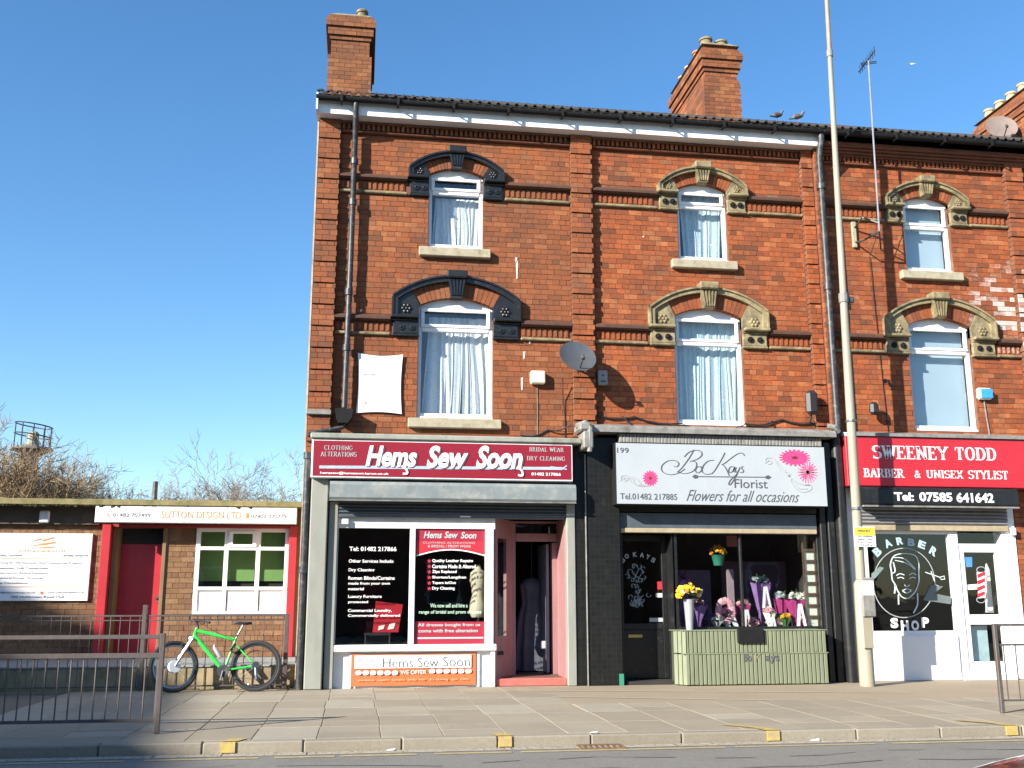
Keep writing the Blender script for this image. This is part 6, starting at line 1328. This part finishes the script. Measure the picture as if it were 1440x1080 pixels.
tp = h1 + (h1 - h2) * .35; stm = q(535, 120); stm.y = -.06; hb = Vector((-math.sin(R_(24)) * .0, 0, 0))
c0 = q(505, 95) + Vector((-.03, -.02, .02)); L_ = q(438, 52) + Vector((0, .28, .02)); R2_ = q(632, 160) + Vector((0, -.28, .06))
MB().tube([h1 + (h1 - h2) * .12, tp, c0], [.018, .018, .016], 8).tube([L_, c0 + (L_ - c0) * .35 + Vector((0, 0, .01)), c0, c0 + (R2_ - c0) * .35 + Vector((0, 0, .01)), R2_], .0115, 8).build('handlebar', M_plastic_black, BK, local=True, smooth=True)
for p, k in ((L_, c0), (R2_, c0)): MB().tube([p, p + (k - p) * .3], .017, 8).build('grip', M_rubber, BK, local=True); MB().tube([p + (k - p) * .34, p + (k - p) * .2 + Vector((-.05, 0, -.02))], .006, 5).build('brake_lever', M_iron, BK, local=True)
MB().tube([c0 + Vector((-.01, -.05, .0)), fh + Vector((0, -.07, .1))], .004, 5).tube([c0 + Vector((0, -.04, 0)), q(700, 215) + Vector((0, -.03, .02)), st + Vector((0, -.03, 0))], .0035, 5).build('brake_cable', M_plastic_black, BK, local=True)
bt0, bt1 = q(655, 322), q(715, 420); MB().tube([bt0 + Vector((.01, 0, .03)), bt0, bt0 + (bt1 - bt0) * .2, bt1], [.015, .018, .034, .034], 12).build('bottle', mat('grey_bottle', (.28, .26, .3), .4), BK, local=True, smooth=True)
ck = MB().tube([bb - Vector((0, .075, 0)), bb - Vector((0, .062, 0))], .085, 20); ck.build('chainring', M_iron, BK, local=True)
pe = q(722, 650); MB().tube([bb - Vector((0, .085, 0)), pe - Vector((0, .085, 0))], [.014, .011], 8).tube([bb + Vector((0, .085, 0)), bb * 2 - pe + Vector((0, .085, 0))], [.014, .011], 8).build('crank', M_iron, BK, local=True)
MB().cbox(pe.x - .045, pe.x + .045, -.19, -.095, pe.z - .012, pe.z + .012, .004).build('pedal', M_plastic_black, BK, local=True)
MB().tube([rh - Vector((0, .075, 0)), rh - Vector((0, .045, 0))], .055, 16).build('cassette', M_iron, BK, local=True)
MB().tube([rh + Vector((.0, -.07, -.03)), q(1050, 600) + Vector((0, -.07, .02)), q(1055, 640) + Vector((0, -.07, .02))], [.018, .022, .016], 8).build('derailleur', mat('blue_grey_metal', (.15, .2, .26), .4, .1, 10, 0, metal=.5), BK, local=True)
MB().tube([bb + Vector((0, -.07, .083)), rh + Vector((0, -.06, .05))], .004, 4).tube([bb + Vector((0, -.07, -.083)), q(1050, 640) + Vector((0, -.07, .02))], .004, 4).build('chain', M_iron, BK, local=True)
# short rear mudguard and seat-tube lock
mg = MB(); n = 8; vs = []
for i in range(n + 1):
    a = R_(150 - 70 * i / n); p = rh + Vector(((Rw + .03) * math.cos(a) * .55, 0, (Rw - .12) * math.sin(a) * 1.0 - .02))
    vs += [p + Vector((0, -.03, 0)), p + Vector((0, .03, 0)), p + Vector((0, .03, .006)), p + Vector((0, -.03, .006))]
mg.add(vs, [(i * 4 + k, i * 4 + (k + 1) % 4, i * 4 + 4 + (k + 1) % 4, i * 4 + 4 + k) for i in range(n) for k in range(4)]); mg.build('mudguard', M_plastic_black, BK, local=True)
MB().tube([q(850, 290) + Vector((0, -.04, 0)), q(800, 360) + Vector((0, -.04, 0)), q(850, 380) + Vector((0, -.04, 0)), q(900, 345) + Vector((0, -.03, 0))], .016, 8).build('cable_lock', M_plastic_black, BK, local=True, smooth=True)
for i in (0,): MB().blob(rh + Vector((-.09, -.01, -Rw + .1)), .014, 6).build('reflector', M_ltext, BK, local=True); MB().blob(fh + Vector((-.1, -.03, -Rw + .12)), .014, 6).build('reflector', M_ltext, BK, local=True)

# ------------------------------------------------------------------ bare trees and bushes behind the office
M_bark = mat('bare_bark', (.17, .13, .095), .9, .25, 2, .2); M_twig = mat('brown_twigs', (.235, .165, .095), .9, .3, .9, 0); M_twigg = mat('grey_twigs', (.20, .17, .15), .9, .25, 1.2, 0)
def bare_tree(x, y, h, spread, label, n1=7, dens=3, m=None, seed=0, lean=0, trunk=.09, cat='tree', name='bare_tree', tw=.009, low=.25):
    random.seed(seed); e = empty(name, (x, y, -.12), label, cat, 'leafless trees and bushes behind the office')
    T = MB(); C_ = MB()
    top = Vector((x + lean, y, h * .55)); T.tube([(x, y, -.12), (x + lean * .3, y, h * .25), top], [trunk, trunk * .8, trunk * .5], 7)
    def grow(p, d, L, r, lev):
        k = 4; pts = [p]; dd_ = d.copy()
        for i in range(k):
            dd_ = (dd_ + Vector((random.gauss(0, .16), random.gauss(0, .16), random.gauss(.03, .12)))).normalized(); pts.append(pts[-1] + dd_ * L / k)
        (T if lev == 0 else C_).tube(pts, [r * (1 - .6 * i / k) for i in range(k + 1)], 5 if lev == 0 else 3, cap=False)
        if lev < dens:
            for i in range(random.randint(3, 5)):
                j = random.randint(1, k); a = random.uniform(0, 6.28); pr = dd_.orthogonal().normalized(); pr = Matrix.Rotation(a, 3, dd_) @ pr
                grow(pts[j], (dd_ + pr * random.uniform(.5, 1.1)).normalized(), L * random.uniform(.45, .7), max(tw * .55, r * .5), lev + 1)
    for i in range(n1):
        t = random.uniform(low, 1); p = Vector((x, y, -.12)).lerp(top, t) if t < .98 else top; a = random.uniform(0, 6.28); el = random.uniform(.3, 1.2)
        grow(p, Vector((math.cos(a) * math.cos(el) * spread, math.sin(a) * math.cos(el) * spread, math.sin(el))).normalized(), h * random.uniform(.32, .5), trunk * .35, 0)
    T.build('trunk', M_bark, e); C_.build('crown', m or M_twig, e); return e
def P20(px, py, y): return W(px, py, y)
def tree_at(px, py, y, **k):
    x, z = W(px, py, y); return bare_tree(x, y, z * (.86 if px < 200 else .82), **k)
tree_at(-30, 615, 17, spread=1.5, label='dense brown leafless bush cut by the left edge of the photo', n1=80, dens=4, seed=11, trunk=.12, tw=.017, low=.15)
tree_at(10, 622, 18, spread=1.5, label='dense brown leafless bush left of the lantern tower', n1=90, dens=4, seed=1, trunk=.12, tw=.017, low=.15)
tree_at(45, 634, 17, spread=1.6, label='dense brown leafless bush directly under the lantern tower', n1=90, dens=4, seed=2, trunk=.12, tw=.017, low=.15)
tree_at(80, 652, 18, spread=1.5, label='brown leafless bush just right of the lantern tower', n1=64, dens=4, seed=3, trunk=.1, tw=.015, low=.15)
tree_at(112, 640, 20, spread=1.1, label='thin bare sapling right of the dense brown bushes', n1=8, dens=3, seed=4, m=M_twigg, tw=.013, trunk=.07)
tree_at(145, 670, 20, spread=1.2, label='small bare bush between the brown bushes and the vent pipe', n1=12, dens=4, seed=5, m=M_twigg, tw=.012, trunk=.06)
tree_at(232, 662, 19, spread=1.8, label='low brown bare bush just right of the vent pipe', n1=34, dens=4, seed=6, tw=.011, trunk=.08)
tree_at(292, 650, 21, spread=1.4, label='rounded grey bare tree above the office fascia sign', n1=36, dens=4, seed=7, m=M_twigg, tw=.013, trunk=.1, low=.5)
tree_at(350, 668, 20, spread=1.0, label='small twiggy bush left of the bare tree near the terrace', n1=16, dens=4, seed=8, m=M_twigg, tw=.013, trunk=.07)
tree_at(382, 640, 18, spread=1.2, label='open branched bare tree beside the gable of the terrace', n1=10, dens=4, seed=10, m=M_twigg, tw=.013, trunk=.10, low=.5)

# lantern tower with a railed platform
y = 40; x, zt = W(48, 597, y); zp = W(48, 633, y)[1]; TWR = empty('lantern_tower', (x, y, -.15), 'concrete tower with a round caged platform above the brown bushes', 'tower')
M_conc = mat('tower_concrete', (.27, .23, .18), .9, .2, 1, .3); s = 1
MB().lathe((x - .15, y, 0), [(.7, -.15), (.6, zp * .6), (.5, zp - .5), (.42, zp)], 16).build('shaft', M_conc, TWR, smooth=True)
MB().lathe((x, y, zp), [(.5, -.3), (.7, -.12), (1.05, -.02), (1.0, .12)], 18).build('platform', mat('tower_platform', (.16, .14, .14), .8, .2, 2, .2), TWR)
MB().lathe((x, y, zp + .12), [(.36, 0), (.34, .25), (.3, .3), (.3, .75), (.2, .85)], 14).build('lantern', mat('pale_lantern_metal', (.3, .3, .24), .6, .3, 2, 0), TWR)
for zz in (.7, 1.25): MB().tube([(x + .9 * math.cos(a), y + .9 * math.sin(a), zp + zz + .06 - .12 * math.cos(a)) for a in [2 * math.pi * k / 20 for k in range(21)]], .036, 5).build('hoop_rail', M_iron, TWR)
for k in range(10): a = 2 * math.pi * k / 10; MB().tube([(x + .9 * math.cos(a), y + .9 * math.sin(a), zp + .1), (x + .9 * math.cos(a), y + .9 * math.sin(a), zp + 1.31 - .12 * math.cos(a))], .03, 5).build('stanchion', M_iron, TWR)

random.seed(12)
for (x, y, lab) in ((.34, -5.56, 'scrap of white litter in the gutter near the sewing shop'), (2.32, -5.42, 'flat white scrap of paper on the kerb above the drain grate'), (4.55, -5.55, 'crumpled white litter in the gutter in front of the florist')):
    z = -.094 if y < -5.5 else .006; mb = MB(); 
    for k in range(4): a = random.uniform(0, 3); mb.add([(x - .04 + random.uniform(-.02, .02), y, z), (x + .03, y - .03, z + random.uniform(0, .012)), (x + .045, y + .02, z + random.uniform(.0, .02)), (x - .03, y + .035, z + .003)], [(0, 1, 2, 3)])
    thing('litter', mb, M_ltext, lab, 'litter', 'scraps of litter by the kerb')
mb = MB()
for k in range(130):
    x = random.choice((random.uniform(-1.15, -.88), random.uniform(-3.2, -.9))); y = random.uniform(-.12, .1); z = .006 + random.random() * .02; s_ = random.uniform(.012, .035); a = random.uniform(0, 6.28)
    mb.add([(x + s_ * math.cos(a), y + s_ * math.sin(a), z), (x - s_ * .5 * math.sin(a), y + s_ * .5 * math.cos(a), z + .008), (x - s_ * math.cos(a), y - s_ * math.sin(a), z + random.random() * .015), (x + s_ * .5 * math.sin(a), y - s_ * .5 * math.cos(a), z)], [(0, 1, 2, 3)])
tag(mb.build('dead_leaves', mat('dead_leaves', (.12, .075, .035), .9, .4, 30, .2), None, kind='stuff'), 'brown dead leaves and grit gathered along the foot of the iron railing', 'leaves')

# ------------------------------------------------------------------ parked car whose bonnet just enters the lower right corner
CR = empty('parked_car', (3.9, -12.75, -.1), 'dark maroon car parked on the near side, bonnet corner at the lower right edge', 'car')
cx0, cy = 1.74, -12.72
sec = [(0.0, .30, .52, .60), (.06, .22, .66, .76), (.35, .18, .80, .84), (1.15, .17, .93, .87), (1.55, .17, 1.0, .87), (2.15, .17, 1.38, .68), (2.7, .17, 1.47, .66), (3.4, .18, 1.40, .66), (3.95, .2, 1.05, .82), (4.25, .25, .9, .8), (4.35, .35, .7, .68)]
vs = []; N = 14
for (dx, zb, zt, hw) in sec:
    low = min(zt, .92); 
    ring = [(-.8, zb), (-.88, zb + .1), (-.9, (zb + low) / 2), (-.87, low - .06), (-.80 if zt > 1 else -.78, low), (-hw * .97 if zt > 1 else -.6, (low + zt) / 2 if zt > 1 else zt + .005), (-hw * .8 if zt > 1 else -.3, zt)]
    ring = [(a * (hw / .87 if zt <= 1 else 1), b) for a, b in ring]; ring = ring + [(-a, b) for a, b in ring[::-1]]
    vs += [(cx0 + dx, cy + a, -.1 + b) for a, b in ring]
fs = [(i * N + k, i * N + (k + 1) % N, (i + 1) * N + (k + 1) % N, (i + 1) * N + k) for i in range(len(sec) - 1) for k in range(N)] + [list(range(N)), [(len(sec) - 1) * N + k for k in range(N)][::-1]]
m, nt, b = nodes('maroon_car_paint'); b.inputs['Base Color'].default_value = (.045, .008, .01, 1); b.inputs['Roughness'].default_value = .22; b.inputs['Coat Weight'].default_value = 1
cb = MB().add(vs, fs).build('body', m, CR, smooth=True)
md = cb.modifiers.new('s', 'SUBSURF'); md.levels = 2; md.render_levels = 2
for sgn in (-1, 1):
    for dx in (.85, 3.45):
        w = MB().tube([(cx0 + dx, cy + sgn * .70, .22), (cx0 + dx, cy + sgn * .9, .22)], .32, 24).build('wheel', M_rubber, CR); MB().tube([(cx0 + dx, cy + sgn * .9, .22), (cx0 + dx, cy + sgn * .915, .22)], .2, 16).build('rim', M_steel, w)
    MB().blob((cx0 + .12, cy + sgn * .62, .5), .13, 10, (.7, 1, .6)).build('headlight', M_glass, CR, smooth=True)
    MB().blob((cx0 + 4.2, cy + sgn * .68, .62), .11, 10, (.6, 1, .8)).build('tail_light', M_redv, CR, smooth=True)
    MB().blob((cx0 + 1.75, cy + sgn * .97, .88), .1, 10, (.6, 1, .7)).build('wing_mirror', m, CR, smooth=True)
MB().prism([(cx0 + 2.2, .93), (cx0 + 2.45, 1.24), (cx0 + 3.1, 1.27), (cx0 + 3.6, 1.1), (cx0 + 3.75, .95)], cy - .82, cy + .82).build('side_window', M_dark, CR)
MB().box(cx0 - .02, cx0 + .02, cy - .25, cy + .25, .22, .33).build('number_plate', M_white, CR)

# ------------------------------------------------------------------ the other side of the road (only seen in the glass, and casting the shade at the left)
M_obr = mat('opposite_brick', (.16, .075, .045), .9, .3, 3, .4)
def plain_house(x0, x1, y1, y0, h, rh_, label, yaw=0):
    e = empty('terraced_house', ((x0 + x1) / 2, y1, 0), label, 'house', 'houses on the near side of the road'); xm = (y0 + y1) / 2
    MB().box(x0, x1, y0, y1, 0, h).build('wall', M_obr, e)
    MB().prismx([(y0 - .3, h + .001), (y1 + .3, h + .001), (xm, h + rh_)], x0, x1).build('roof', mat('opposite_slate', (.06, .06, .07), .8, .2, 3, .3), e)
    n = max(1, int((x1 - x0) / 2.6)); w = (x1 - x0) / n
    for i in range(n):
        for z in (1.0, 4.0):
            if z > h - 1.6: continue
            xc = x0 + w * (i + .5)
            if z == 1.0 and i % 2: MB().cbox(xc - .45, xc + .45, y1 + .001, y1 + .06, 0, 2.1, .01).build('door', M_redpaint, e); continue
            f_ = MB().cbox(xc - .6, xc + .6, y1 + .001, y1 + .07, z, z + 1.5, .01).build('window', M_upvc, e); MB().box(xc - .53, xc + .53, y1 + .07, y1 + .075, z + .07, z + 1.43).build('pane', M_dark, f_)
    return e
plain_house(-14, -4, -22, -30, 5.6, 2.2, 'plain brick house across the road behind the camera, left of centre')
plain_house(-3.5, 7, -22, -30, 6.2, 2.2, 'plain brick house across the road directly behind the camera')
plain_house(7.5, 20, -22, -30, 5.8, 2.2, 'plain brick house across the road behind the camera, right of centre')
SH = 16.4
e = empty('tall_hall', (-40, -17, 0), 'tall flat roofed brick hall across the road beyond the left of the photo', 'building')
ang = R_(6); A = Vector((-33.7, -15.3)); dirb = Vector((math.sin(ang), -math.cos(ang))); dl = Vector((-math.cos(ang), -math.sin(ang)))
P = [A, A + dirb * 34, A + dirb * 34 + dl * 26, A + dl * 26]
MB().add([(*p, -.1) for p in P] + [(*p, SH) for p in P], [(0, 1, 5, 4), (1, 2, 6, 5), (2, 3, 7, 6), (3, 0, 4, 7), (4, 5, 6, 7), (3, 2, 1, 0)]).build('wall', M_obr, e)
for k in range(5):
    for z in (1.5, 5.5, 9.5):
        c_ = A + dirb * (4 + 6.5 * k) ; n_ = -dl; a_ = c_ + n_ * .01; b_ = a_ + dirb * 1.6; MB().add([(*a_, z), (*b_, z), (*(b_ + n_ * .06), z), (*(a_ + n_ * .06), z), (*a_, z + 2.4), (*b_, z + 2.4), (*(b_ + n_ * .06), z + 2.4), (*(a_ + n_ * .06), z + 2.4)], [(0, 1, 5, 4), (1, 2, 6, 5), (2, 3, 7, 6), (3, 0, 4, 7), (4, 5, 6, 7), (3, 2, 1, 0)]).build('window', M_dark, e)
